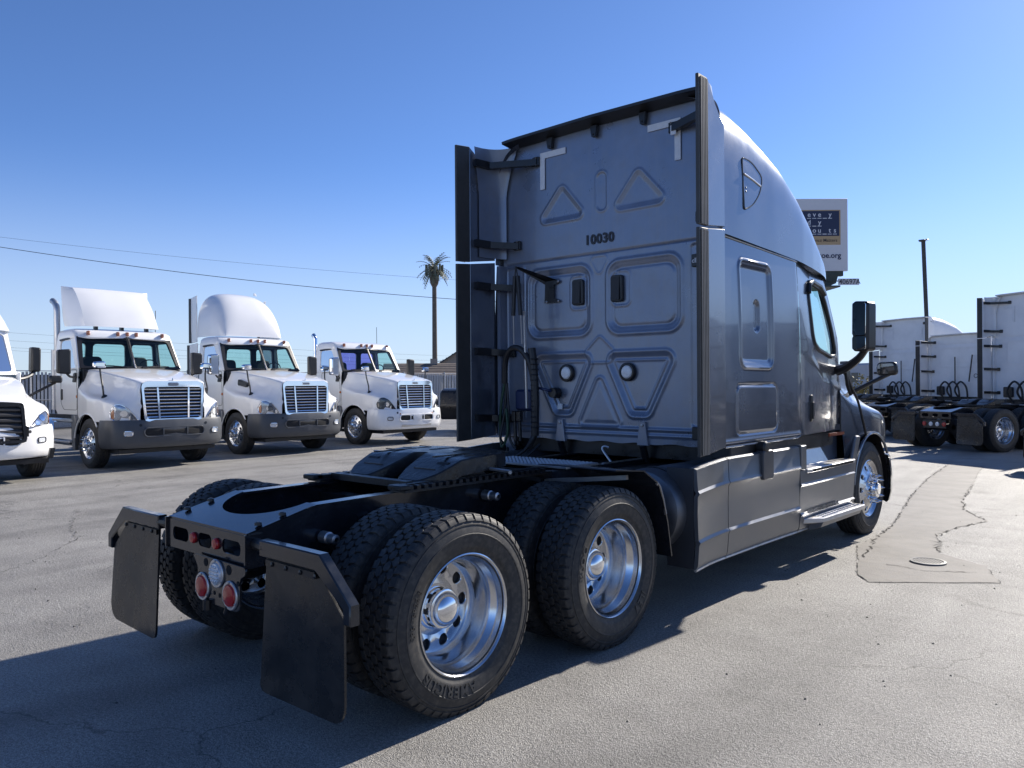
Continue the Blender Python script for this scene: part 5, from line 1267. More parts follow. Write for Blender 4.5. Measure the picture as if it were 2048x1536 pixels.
# ------------------------------------------------------------------ white day-cab tractors parked in a row on the left
def seat_set(root, y, z):
    for sx in (-.50, .50):
        mb = MB(); mb.box(sx - .25, sx + .25, y - .2, y + .28, z, z + .14, .04)
        mb.prism(round_poly([(sx - .25, z + .1), (sx + .25, z + .1), (sx + .20, z + .86), (sx - .20, z + .86)], .11), 'y', y - .30, y - .17, .03); ob('seat', mb, SEATM, root)
def day_cab(root, paint, fairing=None, stack=False, bumper=DARKBUMP, gen='old', dark_lamp=False, plate=False, violet=False, vent=False, chrome_mirror=False, antenna=True, wing=BLACK):
    # origin: ground below the front axle, facing +y
    zb, zt = 2.02, 2.70
    A = lambda s: Vector((s * 1.08, -.66, zb)); At = lambda s: Vector((s * 1.01, -1.00, zt))
    B = lambda s: Vector((s * 1.10, -1.86, zb)); Bt = lambda s: Vector((s * 1.04, -1.82, zt))
    F0, F1 = Vector((0, -.50, zb)), Vector((0, -.90, zt + .02))
    # lower cab box
    mb = MB(); zl = [1.06, 1.14, 1.5, 1.85, 2.03]; xl = [1.08, 1.105, 1.11, 1.105, 1.085]
    ring = lambda x, z: [(x, -.66, z), (x, -1.0, z), (x, -1.5, z), (x, -1.82, z), (x - .06, -1.88, z), (-x + .06, -1.88, z), (-x, -1.82, z), (-x, -1.5, z), (-x, -1.0, z), (-x, -.66, z)]
    rows = [ring(x, z) for x, z in zip(xl, zl)]; mb.grid(np.array(rows)); n = 10
    mb.add(rows[0], [tuple(range(n))]); ob('cab_body', mb, paint, root, smooth=40)
    mb = MB(); mb.box(-1.0, 1.0, -1.75, -.6, 1.05, 1.10); mb.add([(-1.03, -.64, 2.02), (1.03, -.64, 2.02), (1.0, -.60, 1.2), (-1.0, -.60, 1.2)], [(0, 1, 2, 3)]); ob('cab_floor', mb, SEATM, root)
    # windscreen halves
    for s in (1, -1):
        q = [F0, A(s), At(s), F1]
        hole = round_poly([(.025, .06), (.93, .06), (.90, .91), (.025, .93)], [.03, .09, .09, .03], 4)
        fp, gl, rim = frame_panel(q if s > 0 else [F0, A(s), At(s), F1], hole, .03 * s)
        ob('windscreen_frame', fp, PLASTIC, root); ob('windscreen', gl, GLASS, root)
        # door with window
        q = [A(s), B(s), Bt(s), At(s)]
        hole = round_poly([(.10, .03), (.80, .02), (.80, .90), (.22, .90)], [.04, .06, .1, .08], 4)
        fp, gl, rim = frame_panel(q, hole, .03 * s); dr = ob('door_frame', fp, paint, root); ob('door_glass', gl, GLASS, dr)
        m2 = MB(); m2.tube(rim, .014, 5, closed=True); ob('window_seal', m2, PLASTIC, dr)
        m2 = MB(); m2.tube([A(s).lerp(At(s), t) + Vector((s * .0, -.01, 0)) for t in (0, .5, 1)], .035, 8); ob('a_pillar', m2, paint, root)
        p = [A(s).lerp(B(s), .05).lerp(At(s).lerp(Bt(s), .16), .94), At(s).lerp(Bt(s), .2) + Vector((0, 0, -.02)), At(s).lerp(Bt(s), .55) + Vector((0, 0, -.035)), At(s).lerp(Bt(s), .82) + Vector((0, 0, -.05))]
        m2 = MB(); m2.tube([v + Vector((s * .03, 0, 0)) for v in p[1:]], .026, 6); ob('window_visor', m2, PLASTIC, dr)
        # quarter seam, handle, door outline
        out = round_poly([(-.72, 1.16), (-.72, 2.0), (-1.55, 2.0), (-1.55, 1.30), (-1.40, 1.16)], .06, 4)
        m2 = MB(); m2.tube([(s * 1.108, y, z) for y, z in out], .006, 5, closed=True); ob('door_seam', m2, mat('seam_grey', (.12, .125, .13), .6), dr)
        m2 = MB(); m2.prism(rrect(-1.53, -1.45, 1.36, 1.60, .035), 'x', min(s * 1.10, s * 1.128), max(s * 1.10, s * 1.128), .006); ob('door_handle', m2, PLASTIC, dr)
        m2 = MB(); m2.lathe([(.035, 1.105), (.03, 1.125), (.0005, 1.13)] if s > 0 else [(.035, -1.105), (.03, -1.125), (.0005, -1.13)], 'x', (0, -.70, 1.44), 14); ob('side_marker', m2, AMBER, root)
    m2 = MB(); m2.tube([F0 + Vector((0, .012, .02)), F1 + Vector((0, .012, -.04))], .020, 6); ob('windscreen_divider', m2, ALUM, root)
    for s in (1, -1):
        m2 = MB(); m2.tube([(s * .15, -.50, zb + .045), (s * .55, -.555, zb + .075), (s * .80, -.60, zb + .06)], .010, 5); m2.tube([(s * .15, -.485, zb + .03), (s * .30, -.50, zb + .05)], .014, 5); ob('wiper', m2, BLACK, root)
    # rear wall with three windows
    for a, b2, h in ((-1, -.42, True), (-.42, .42, True), (.42, 1, True)):
        L0 = B(-1).lerp(B(1), (a + 1) / 2); L1 = B(-1).lerp(B(1), (b2 + 1) / 2); T0 = Bt(-1).lerp(Bt(1), (a + 1) / 2); T1 = Bt(-1).lerp(Bt(1), (b2 + 1) / 2)
        hole = rrect(.10, .90, .10, .86, .10)
        fp, gl, rim = frame_panel([L0, L1, T1, T0], hole, .03); ob('rear_wall_panel', fp, paint, root); fi, _, _ = frame_panel([v + Vector((0, .05, 0)) for v in (L0, L1, T1, T0)], hole, .012); ob('cab_lining', fi, SEATM, root); ob('rear_window', gl, GLASSV if (violet and a < -.9) or (violet and a < 0 and b2 > 0) else GLASS, root)
    mb = MB(); mb.box(-1.0, 1.0, -1.78, -1.0, 2.63, 2.655); ob('headliner', mb, SEATM, root)
    seat_set(root, -1.25, 1.45)
    mb = MB(); mb.box(-.98, .98, -.95, -.58, 1.62, 2.0, .04); ob('dashboard', mb, SEATM, root)
    mb = MB(); mb.tube([(-.52 + .21 * math.cos(a), -1.00 + .07 * math.sin(a), 2.08 + .16 * math.sin(a)) for a in np.linspace(0, 6.283, 24)[:-1]], .014, 6, closed=True); mb.tube([(-.52, -1.0, 2.08), (-.52, -.8, 1.9)], .03, 6); ob('steering_wheel', mb, PLASTIC, root)
    # roof
    rows = []
    for t, (y0, y1, w, z) in enumerate(((-.92, -1.88, 1.065, 2.665), (-.895, -1.89, 1.07, 2.70), (-.93, -1.88, 1.055, 2.80), (-1.02, -1.85, 1.02, 2.855), (-1.2, -1.80, .92, 2.895), (-1.4, -1.6, .4, 2.915))):
        P = round_poly([(-w, y1), (w, y1), (w, y0 - .10), (w * .75, y0 - .005), (0, y0 + .035), (-w * .75, y0 - .005), (-w, y0 - .10)], [.1, .1, .08, .1, .1, .1, .08], 4); rows.append([(x, y, z) for x, y in P])
    mb = MB(); n = len(rows[0]); mb.add([p for r in rows for p in r], [(a * n + i, a * n + (i + 1) % n, (a + 1) * n + (i + 1) % n, (a + 1) * n + i) for a in range(len(rows) - 1) for i in range(n)] + [tuple((len(rows) - 1) * n + i for i in range(n)), tuple(range(n))]); ob('roof', mb, paint, root, smooth=45)
    for x in (-.80, -.20, 0, .20, .80):
        y = -.895 + .02 - abs(x) ** 2 * .05 + .005
        mb = MB(); mb.prism(round_poly([(x - .03, 2.745), (x + .03, 2.745), (x + .028, 2.835), (x - .028, 2.835)], .02, 3), 'y', y - .05, y + .028, .012); ob('roof_marker_light', mb, mat('marker_lamp', (.33, .10, .04), .2, coat=.6, var=.2, vscale=30), root)
    # mirrors
    for s in (1, -1):
        mb = MB(); mb.prism(round_poly([(s * 1.30, 1.90), (s * 1.55, 1.92), (s * 1.55, 2.40), (s * 1.30, 2.42)], .05, 4), 'y', -.62, -.48, .03); dm = ob('door_mirror', mb, CHROME if chrome_mirror and s > 0 else PLASTIC, root)
        if chrome_mirror and s > 0:
            m2 = MB(); m2.prism(round_poly([(s * 1.36, 1.92), (s * 1.53, 1.93), (s * 1.53, 2.38), (s * 1.36, 2.40)], .04, 4), 'y', -.66, -.60, .01); ob('mirror_back', m2, PLASTIC, dm)
        m2 = MB(); m2.tube(catmull([(s * 1.04, -.80, 1.84), (s * 1.12, -.74, 1.84), (s * 1.28, -.62, 1.86), (s * 1.38, -.55, 1.94)], 12), .024, 7); m2.prism(round_poly([(-.90, 1.74), (-.76, 1.74), (-.74, 1.94), (-.84, 1.93)], .03), 'x', min(s * 1.10, s * 1.135), max(s * 1.10, s * 1.135), .008); ob('mirror_arm', m2, PLASTIC, root)
        mb = MB(); mb.prism(round_poly([(s * 1.00, 2.02), (s * 1.24, 2.02), (s * 1.24, 2.145), (s * 1.02, 2.155)], .045, 4), 'y', .36, .47, .03); ob('hood_mirror', mb, CHROME, root)
        mb = MB(); mb.tube(catmull([(s * 1.08, .50, 1.42), (s * 1.10, .52, 1.60), (s * 1.10, .44, 1.82), (s * 1.12, .42, 2.03)], 12), .018, 7); mb.lathe([(.07, 0), (.05, .03), (.0005, .04)], 'y', (s * 1.06, .51, 1.42), 12); ob('mirror_arm', mb, PLASTIC, root)
    # fairings
    if fairing == 'bowl':
        zb0 = 2.945; prof = [(-1.02, zb0), (-1.10, 3.10), (-1.28, 3.40), (-1.55, 3.70), (-1.74, 3.83)]
        wl = [.80, .80, .79, .785, .78]; rows = []
        for (y, z), w in zip(catmull(prof, 12), np.linspace(.80, .77, 12)):
            xs = np.linspace(-1, 1, 15); rows.append([(x * w, y - .06 * abs(x) ** 3, z) for x in xs])
        mb = MB(); mb.grid(np.array(rows)); fr = ob('roof_fairing', mb, paint, root, smooth=60)
        for s in (1, -1):
            edge = [r[-1] if s > 0 else r[0] for r in rows]
            mb = MB(); back = [(s * .93, -1.80, zb0 + .02), (s * .95, -1.86, 3.2), (s * .95, -1.95, 3.86)]
            bk = catmull(back, 12); mb.grid(np.array([[e, tuple(np.array(e) * .5 + np.array(b) * .5 + np.array([s * .02, 0, 0])), b] for e, b in zip(edge, bk)])); ob('fairing_side', mb, paint, fr, smooth=60)
        mb = MB(); mb.add([tuple(rows[-1][i]) for i in range(15)] + [(.95, -1.95, 3.86), (-.95, -1.95, 3.86)], [tuple(range(14, -1, -1)) + (16, 15)]); ob('fairing_top', mb, paint, fr)
        for x in (-.55, 0, .55):
            mb = MB(); mb.box(x - .03, x + .03, -1.2, -1.1, 2.88, 2.96); ob('fairing_foot', mb, BLACK, fr)
    if fairing == 'dome':
        at = [(-1.05, 2.90, .80), (-1.10, 3.10, .80), (-1.22, 3.45, .82), (-1.40, 3.75, .84), (-1.60, 3.95, .85), (-1.85, 4.06, .86), (-2.1, 4.09, .87)]
        rows = []
        pr = catmull(at, 22)
        for y, z, w in pr:
            t = np.linspace(0, math.pi / 2, 16); p = 2 / 3.2; h = max(z - 2.90, .01); xx = (w + .12 * min(1, h)) * np.cos(t) ** p; zz = 2.90 + h * np.sin(t) ** p; xx[-1] = 0
            X = np.concatenate([xx, -xx[::-1][1:]]); Z = np.concatenate([zz, zz[::-1][1:]]); rows.append(np.stack([X, np.full_like(X, y), Z], -1))
        mb = MB(); mb.grid(np.array(rows)); fr = ob('roof_fairing', mb, paint, root, smooth=60)
        for s in (1, -1):
            mb = MB(); mb.prism([(-1.95, 1.2), (-2.32, 1.2), (-2.36, 2.70), (-1.95, 2.74)], 'x', min(s * 1.06, s * 1.09), max(s * 1.06, s * 1.09), .004); e1 = ob('side_extender', mb, paint, root)
            mb = MB(); mb.prism([(-2.10, 2.78), (-2.36, 2.76), (-2.40, 3.92), (-2.10, 3.98)], 'x', min(s * .99, s * 1.02), max(s * .99, s * 1.02), .004); ob('side_extender', mb, paint, root)
            mb = MB(); mb.box(min(s * 1.05, s * 1.10), max(s * 1.05, s * 1.10), -2.44, -2.33, 1.2, 2.70); mb.box(min(s * .98, s * 1.03), max(s * .98, s * 1.03), -2.48, -2.37, 2.76, 3.92); ob('rubber_edge', mb, RUBEDGE, root)
        mb = MB(); mb.prism(round_poly([(-2.02, 4.09), (-1.90, 4.08), (-1.98, 4.16), (-2.02, 4.16)], .02), 'x', -.62, -.58); ob('top_fin', mb, paint, fr)
    if stack:
        mb = MB(); x0 = 1.02; mb.tube([(x0, -1.98, 1.2), (x0, -1.98, 3.30), (x0, -2.0, 3.40), (x0, -2.10, 3.50), (x0, -2.22, 3.55)] if stack == 'tall' else [(x0, -1.98, 1.2), (x0, -1.98, 2.98), (x0, -2.0, 3.05), (x0, -2.07, 3.12)], .065, 14); ob('exhaust_stack', mb, ALUM if stack == 'tall' else CHROME, root)
        mb = MB(); mb.tube([(x0, -1.98, 1.15), (x0, -1.98, 2.45)], .12, 16); ob('exhaust_shield', mb, ALUM, root)
    if antenna:
        mb = MB(); mb.tube([(-.95, -1.55, 2.85), (-.97, -1.58, 3.42)], .008, 6); ob('antenna', mb, BLACK, root)
    # chassis behind
    for sx in (-1, 1):
        mb = MB(); mb.box(min(sx * .36, sx * .43), max(sx * .36, sx * .43), -5.9, .9, .75, 1.0); ob('frame_rail', mb, BLACK, root)
        mb = MB(); mb.lathe([(.02, -3.3), (.27, -3.28), (.29, -3.2), (.29, -1.35), (.27, -1.3), (.02, -1.28)], 'y', (sx * .88, 0, .66), 28); ob('fuel_tank', mb, ALU, root)
        mb = MB(); mb.box(min(sx * .95, sx * 1.22), max(sx * .95, sx * 1.22), -1.75, -.72, .92, .96, .005); mb.box(min(sx * 1.0, sx * 1.24), max(sx * 1.0, sx * 1.24), -1.75, -.75, .48, .52, .005); ob('step', mb, ALUM, root)
        mb = MB(); mb.box(min(sx * .80, sx * 1.18), max(sx * .80, sx * 1.18), -1.78, -.80, .525, .915, .02); ob('battery_box', mb, CHROME, root)
        mb = MB(); mb.prism([(-.74, .34), (-.60, .34), (-.58, .95), (-.62, 1.05), (-.78, 1.05)], 'x', min(sx * 1.12, sx * 1.20), max(sx * 1.12, sx * 1.20), .01); ob('fender_flap', mb, SKIRT, root)
    for ya in (-4.0, -5.3):
        for sd in (1, -1): drive_wheel(root, sd * 1.06, ya, .494, True, sd)
        mb = MB(); mb.tube([(-.9, ya, .5), (.9, ya, .5)], .08, 8); ob('drive_axle', mb, BLACK, root)
    mb = MB(); mb.box(-.40, .40, -1.7, .6, .5, 1.3); ob('engine_block', mb, BLACK, root)
    front_end(root, paint, 0, gen, bumper, True, dark_lamp=dark_lamp, plate=plate)
    if vent:
        for s in (1, -1):
            mb = MB(); mb.prism(round_poly([(-.20, 1.66), (.18, 1.60), (.22, 1.70), (-.18, 1.80)], .03), 'x', min(s * .90, s * 1.00), max(s * .90, s * 1.00), .01); hv = ob('hood_vent', mb, PLASTIC, root)
            for k in range(3):
                m2 = MB(); m2.box(min(s * 1.0, s * 1.006), max(s * 1.0, s * 1.006), -.15, .17, 1.645 + k * .038, 1.655 + k * .038); ob('vent_louvre', m2, mat('louvre_grey', (.1, .1, .1), .4), hv)

ROW = 'white tractors parked in the left row'
RZ = rad(-90 + 2)
def left_truck(label, x, y, **k):
    t = thing('day_cab_truck', label, 'truck', (x, y, 0), RZ + k.pop('drz', 0.0), ROW); day_cab(t, WHITE, **k); return t
t2 = left_truck('white day cab tractor with small scoop-shaped roof fairing and curved exhaust stack', -13.02, 4.47, fairing='bowl', stack='tall')
t3 = left_truck('white day cab tractor with tall domed roof fairing and black edged side extenders', -13.62, 7.99, fairing='dome', vent=True, chrome_mirror=True, antenna=False)
t4 = left_truck('white day cab tractor with bare roof, short stack and all-white bumper', -13.84, 11.64, stack='short', bumper=WHITE, dark_lamp=True, plate=True, violet=True, chrome_mirror=True)
# newest truck at the left edge, only its front corner in view
t1 = thing('sleeper_truck', 'white late-model tractor cut off by the left edge with black angular grille', 'truck', (-12.30, 1.02, 0), RZ, ROW)
_at1 = None
def new_front(root):
    sub = MB()
    front_end(root, WHITE, 0, 'new', WHITE, True)
    # simple cab behind with glass
    for s in (1, -1):
        q = [Vector((0, -.12, 1.86)), Vector((s * 1.0, -.62, 1.88)), Vector((s * .96, -.98, 2.70)), Vector((0, -.80, 2.76))]
        fp, gl, rim = frame_panel(q, round_poly([(.0, .05), (.94, .05), (.92, .93), (.0, .93)], [.02, .08, .08, .02], 4), .03 * s); ob('windscreen_frame', fp, WHITE, root); ob('windscreen', gl, GLASS, root)
        q = [Vector((s * 1.0, -.62, 1.88)), Vector((s * 1.1, -1.9, 1.95)), Vector((s * 1.06, -1.9, 2.72)), Vector((s * .96, -.98, 2.70))]
        fp, gl, rim = frame_panel(q, round_poly([(.12, .06), (.80, .06), (.80, .9), (.30, .9)], .05, 4), .03 * s); ob('door_frame', fp, WHITE, root); ob('door_glass', gl, GLASS, root)
        mb = MB(); mb.box(min(s * 1.03, s * 1.11), max(s * 1.03, s * 1.11), -3.3, -.64, 1.12, 1.94, .02); ob('cab_side', mb, WHITE, root)
        mb = MB(); mb.prism(round_poly([(s * 1.385, 1.945), (s * 1.56, 1.945), (s * 1.57, 2.42), (s * 1.395, 2.435)], .045, 5), 'y', -1.12, -.94, .03); ob('door_mirror', mb, PLASTIC, root)
        mb = MB(); mb.tube(catmull([(s * 1.08, -.72, 1.80), (s * 1.22, -.82, 1.82), (s * 1.38, -.96, 1.88), (s * 1.47, -1.02, 1.97)], 12), .036, 8); ob('mirror_arm', mb, PLASTIC, root)
        mb = MB(); mb.prism(round_poly([(s * 1.33, 1.72), (s * 1.56, 1.72), (s * 1.56, 1.86), (s * 1.33, 1.86)], .05, 5), 'y', .04, .14, .03); ob('hood_mirror', mb, PLASTIC, root)
        mb = MB(); mb.tube(catmull([(s * 1.0, -.05, 1.45), (s * 1.2, -.0, 1.58), (s * 1.45, .08, 1.73)], 10), .024, 8); ob('mirror_arm', mb, PLASTIC, root)
        mb = MB(); mb.prism([(s * .95, .40), (s * 1.02, .40), (s * 1.06, .58), (s * .98, .58)], 'y', 1.08, 1.14); ob('bumper_slot', mb, BLACK, root)
    rows = []
    for y, z, w in ((-.90, 2.74, 1.0), (-1.0, 2.85, 1.03), (-1.3, 3.12, 1.08), (-1.7, 3.45, 1.12), (-2.2, 3.75, 1.14), (-2.7, 3.9, 1.15), (-3.3, 3.93, 1.15)):
        t = np.linspace(0, math.pi / 2, 14); p = 2 / 3.5; h = z - 2.70; xx = w * np.cos(t) ** p; zz = 2.70 + h * np.sin(t) ** p; xx[-1] = 0
        X = np.concatenate([xx, -xx[::-1][1:]]); Z = np.concatenate([zz, zz[::-1][1:]]); rows.append(np.stack([X, np.full_like(X, y), Z], -1))
    mb = MB(); mb.grid(np.array(rows)); ob('roof_cap', mb, WHITE, root, smooth=50)
    mb = MB(); mb.box(-1.1, 1.1, -3.3, -1.85, 1.12, 2.74, .03); mb.box(-1.05, 1.05, -1.9, -.7, 1.1, 1.2); ob('sleeper_box', mb, WHITE, root)
    seat_set(root, -1.4, 1.45)
    mb = MB(); mb.box(-1.0, 1.0, -.95, -.5, 1.5, 1.82, .04); ob('dashboard', mb, SEATM, root)
new_front(t1)

# ------------------------------------------------------------------ white sleepers on the right, seen from behind
def right_truck(label, ext_left, roof, a=26):
    h = (math.sin(rad(a)), math.cos(rad(a))); r = (math.cos(rad(a)), -math.sin(rad(a)))
    x = ext_left[0] + 1.24 * r[0] - 2.31 * h[0]; y = ext_left[1] + 1.24 * r[1] - 2.31 * h[1]
    t = thing('sleeper_truck', label, 'truck', (x, y, 0), -rad(a), 'white sleeper tractors parked on the right')
    sleeper(t, WHITE2, WHITE2, roof, False, skirt=WHITE2)
    front_end(t, WHITE2, 6.18, 'new', WHITE2, True)
    # hoses on the rear wall
    for k in range(3):
        mb = MB(); x0 = -.55 + k * .28
        mb.tube(catmull([(x0, YW - .12, 1.05), (x0 - .12, YW - .22, 1.35), (x0 + .05, YW - .2, 1.62), (x0 + .22, YW - .16, 1.45), (x0 + .24, YW - .12, 1.08)], 24), .028, 8); ob('air_hose', mb, HOSE, t)
    mb = MB(); mb.tube([(.28, YW - .1, 1.62), (.40, YW - .1, 2.45)], .02, 6); mb.tube([(-.2, YW - .1, 1.6), (-.2, YW - .1, 2.4)], .018, 6); ob('hose_spring', mb, HOSE, t)
    mb = MB(); mb.box(-.85, -.62, YW - .14, YW - .02, 1.20, 1.48, .02); ob('valve_box', mb, BLACK, t); mb = MB(); mb.box(.62, .85, YW - .05, YW - .015, 1.45, 1.75, .02); ob('access_cover', mb, BLACK, t)
    mb = MB(); mb.tube([(.45 + .06 * math.cos(q), YW - .02, 1.8 + .06 * math.sin(q)) for q in np.linspace(0, 6.283, 16)[:-1]], .008, 5, closed=True); ob('grab_ring', mb, BLACK, t)
    if roof == 'raised':
        for sx in (-1, 1):
            mb = MB()
            mb.box(min(sx * .60, sx * .66), max(sx * .60, sx * .66), YW - .015, YW - .008, 3.2, 3.55); mb.box(min(sx * .60, sx * .9), max(sx * .60, sx * .9), YW - .015, YW - .008, 3.55, 3.61); ob('corner_tape', mb, TAPE, t)
    return t
trC = right_truck('nearest white raised-roof sleeper on the right, tail lamps and chrome dual wheels visible', (-.90, 21.40), 'raised')
trB = right_truck('white mid-roof sleeper between the two taller ones, black hoses looped on its back', (-3.40, 25.0), 'mid')
trD = right_truck('farthest white raised-roof sleeper on the right, partly behind the mirrors', (-6.0, 28.6), 'raised')
trE = right_truck('white mid-roof sleeper at the right edge, only a dark mudflap of it in view', (2.60, 17.2), 'mid')
trF = right_truck('second white mid-roof sleeper past the right edge, reflected in the grey cab side', (4.75, 14.0), 'mid')

# ------------------------------------------------------------------ background
def ray_pt(u, v, d): # photograph pixel (2048 wide) to a point at a depth, used once to place far things
    k = 1.0 / (27.78143 / 36 * 2048)
    return Vector([_C[i] + d * (_F[i] + _R[i] * (u - 1024) * k + _U[i] * (768 - v) * k) for i in range(3)])
# slatted chain-link fence behind the left row
fence = thing('slat_fence', 'grey chain-link fence filled with upright slats behind the left row', 'fence', (-29, 8, 0))
SLAT = mat('pale_slat_plastic', (.42, .43, .45), .6, var=.12, vscale=1.5)
y0, y1 = -14.0, 34.0
mb = MB(); y = y0
while y < y1:
    w = .085; tx = random.uniform(-.01, .01); mb.box(tx - .006, tx + .006, y - 8, y + w - 8, .06, 2.20 + random.uniform(-.03, .02)); y += .128
ob('slats', mb, SLAT, fence, smooth=0, kind='stuff')
mb = MB()
for yy in np.arange(y0, y1, 3.0):
    m2 = MB(); m2.tube([(.06, yy - 8, 0), (.06, yy - 8, 2.32)], .035, 8); ob('post', m2, STEEL, fence)
for z in (.08, 1.15, 2.24):
    m2 = MB(); m2.tube([(.03, y0 - 8, z), (.03, y1 - 8, z)], .018, 6); ob('rail', m2, STEEL, fence)
m2 = MB(); m2.add([(-.05, y0 - 8, 0), (-.05, y1 - 8, 0), (-.05, y1 - 8, 2.1), (-.05, y0 - 8, 2.1)], [(0, 1, 2, 3)]); ob('mesh_backing', m2, mat('fence_mesh_dark', (.05, .055, .06), .8, var=.3, vscale=4), fence)
# palm-shaped phone mast
def palm(base, H):
    t = thing('palm_mast', 'tall phone mast disguised as a palm tree above the fence', 'mast', base)
    BARK = mat('palm_mast_bark', (.13, .11, .092), .85, var=.25, vscale=3, bump=.4, bscale=20); FR = mat('palm_frond', (.17, .185, .125), .65, var=.3, vscale=2)
    mb = MB(); mb.lathe([(.34, 0), (.31, H * .4), (.28, H - 3.6)], 'z', n=14); ob('trunk', mb, BARK, t)
    mb = MB(); mb.lathe([(.28, H - 3.7), (.50, H - 3.3), (.62, H - 2.6), (.58, H - 1.8), (.35, H - 1.4)], 'z', n=14)
    for k in range(60):
        a = random.random() * 6.28; z = H - 3.4 + random.random() * 1.8; r = .55
        mb.add([(r * math.cos(a), r * math.sin(a), z), (r * math.cos(a + .2), r * math.sin(a + .2), z), (1.35 * r * math.cos(a + .1), 1.35 * r * math.sin(a + .1), z + .25)], [(0, 1, 2)])
    ob('pineapple_collar', mb, BARK, t)
    for k in range(46):
        a = k * 2.4 + random.uniform(-.2, .2); el = random.choice([1.25, .95, .6, .25, 0, -.35, -.7]) + random.uniform(-.12, .12); L = random.uniform(1.9, 2.9)
        rows = []; mb = MB(); prev = Vector((0, 0, H - 1.5)); d = Vector((math.cos(a) * math.cos(el), math.sin(a) * math.cos(el), math.sin(el)))
        pts = []
        for i in range(9):
            pts.append(prev.copy()); prev = prev + d * (L / 8); d = (d + Vector((0, 0, -.17))).normalized()
        mb.tube(pts, [.035 - .003 * i for i in range(9)], 4)
        side = d.cross(Vector((0, 0, 1))).normalized() if abs(d.z) < .98 else Vector((1, 0, 0))
        for i in range(1, 9):
            for s in (-1, 1):
                p = pts[i]; ln = .55 * math.sin(.5 + 2.3 * i / 9) ; q = p + side * s * ln * .8 + (pts[i] - pts[i - 1]).normalized() * ln * .7 + Vector((0, 0, -.10))
                w = (pts[i] - pts[i - 1]).normalized() * .10
                mb.add([p - w, p + w, q], [(0, 1, 2)])
        ob('frond', mb, FR, t, smooth=0)
    for k in range(9):
        a = k * .7; mb = MB(); c = (1.05 * math.cos(a), 1.05 * math.sin(a)); mb.box(c[0] - .13, c[0] + .13, c[1] - .06, c[1] + .06, H - 2.3, H - .9); mb.tube([(0, 0, H - 1.6), (c[0], c[1], H - 1.6)], .04, 5); ob('antenna_panel', mb, mat('antenna_green_grey', (.13, .14, .11), .6), t)
palm(tuple(Vector((*ray_pt(870, 767, 100)[:2], 0))), 17.6)
# houses behind the fence
def house(label, c, w, l, eave, ridge, rz, roofm, wallm, name='house'):
    t = thing(name, label, 'house', c, rz)
    mb = MB(); mb.box(-w / 2, w / 2, -l / 2, l / 2, 0, eave); mb.add([(-w / 2, -l / 2, eave), (w / 2, -l / 2, eave), (0, -l / 2, ridge)], [(0, 1, 2)]); mb.add([(-w / 2, l / 2, eave), (w / 2, l / 2, eave), (0, l / 2, ridge)], [(0, 2, 1)]); ob('wall', mb, wallm, t)
    ov = .4
    for s in (-1, 1):
        e = eave - (ridge - eave) / (w / 2) * ov
        mb = MB(); mb.prism([(s * (w / 2 + ov), e), (0, ridge), (0, ridge + .12), (s * (w / 2 + ov), e + .12)], 'y', -l / 2 - ov, l / 2 + ov); rf = ob('roof', mb, roofm, t)
        for k in range(8):
            f0 = k / 8; x = s * (w / 2 + ov) * (1 - f0); z = e + (ridge - e) * f0 + .125
            m2 = MB(); m2.bar((x, -l / 2 - ov, z), (x, l / 2 + ov, z), .08, .05); ob('shingle_course', m2, roofm, rf, smooth=0)
    for k in range(2):
        yy = -l / 4 + k * l / 2; f = MB(); f.box(w / 2, w / 2 + .04, yy - .6, yy + .6, 1.0, 2.1); wd = ob('window', f, mat('house_window_frame', (.6, .6, .58), .5), t); m2 = MB(); m2.box(w / 2 + .04, w / 2 + .06, yy - .5, yy + .5, 1.1, 2.0); ob('pane', m2, mat('house_glass', (.05, .06, .07), .1), wd)
    m2 = MB(); m2.box(-.3, .3, -.3, .3, ridge - .5, ridge + .5); ob('chimney', m2, wallm, t)
SH1 = mat('dark_shingles', (.055, .065, .075), .8, var=.25, vscale=3); SH2 = mat('brown_shingles', (.16, .13, .11), .85, var=.25, vscale=3); WLM = mat('beige_stucco', (.32, .28, .24), .85, var=.1)
p = ray_pt(925, 767, 78); house('house with steep dark shingle roof behind the fence, partly hidden by the grey truck', (p.x, p.y, 0), 8, 9, 2.4, 5.0, rad(48), SH1, WLM)
p = ray_pt(868, 767, 66); house('low house with brown roof beside the base of the palm mast', (p.x, p.y, 0), 6.5, 7.5, 2.2, 3.25, rad(-42), SH2, WLM)
p = ray_pt(800, 767, 74); house('low brown roofed house just left of the palm mast base', (p.x, p.y, 0), 7, 9, 2.0, 2.9, rad(40), SH2, WLM)
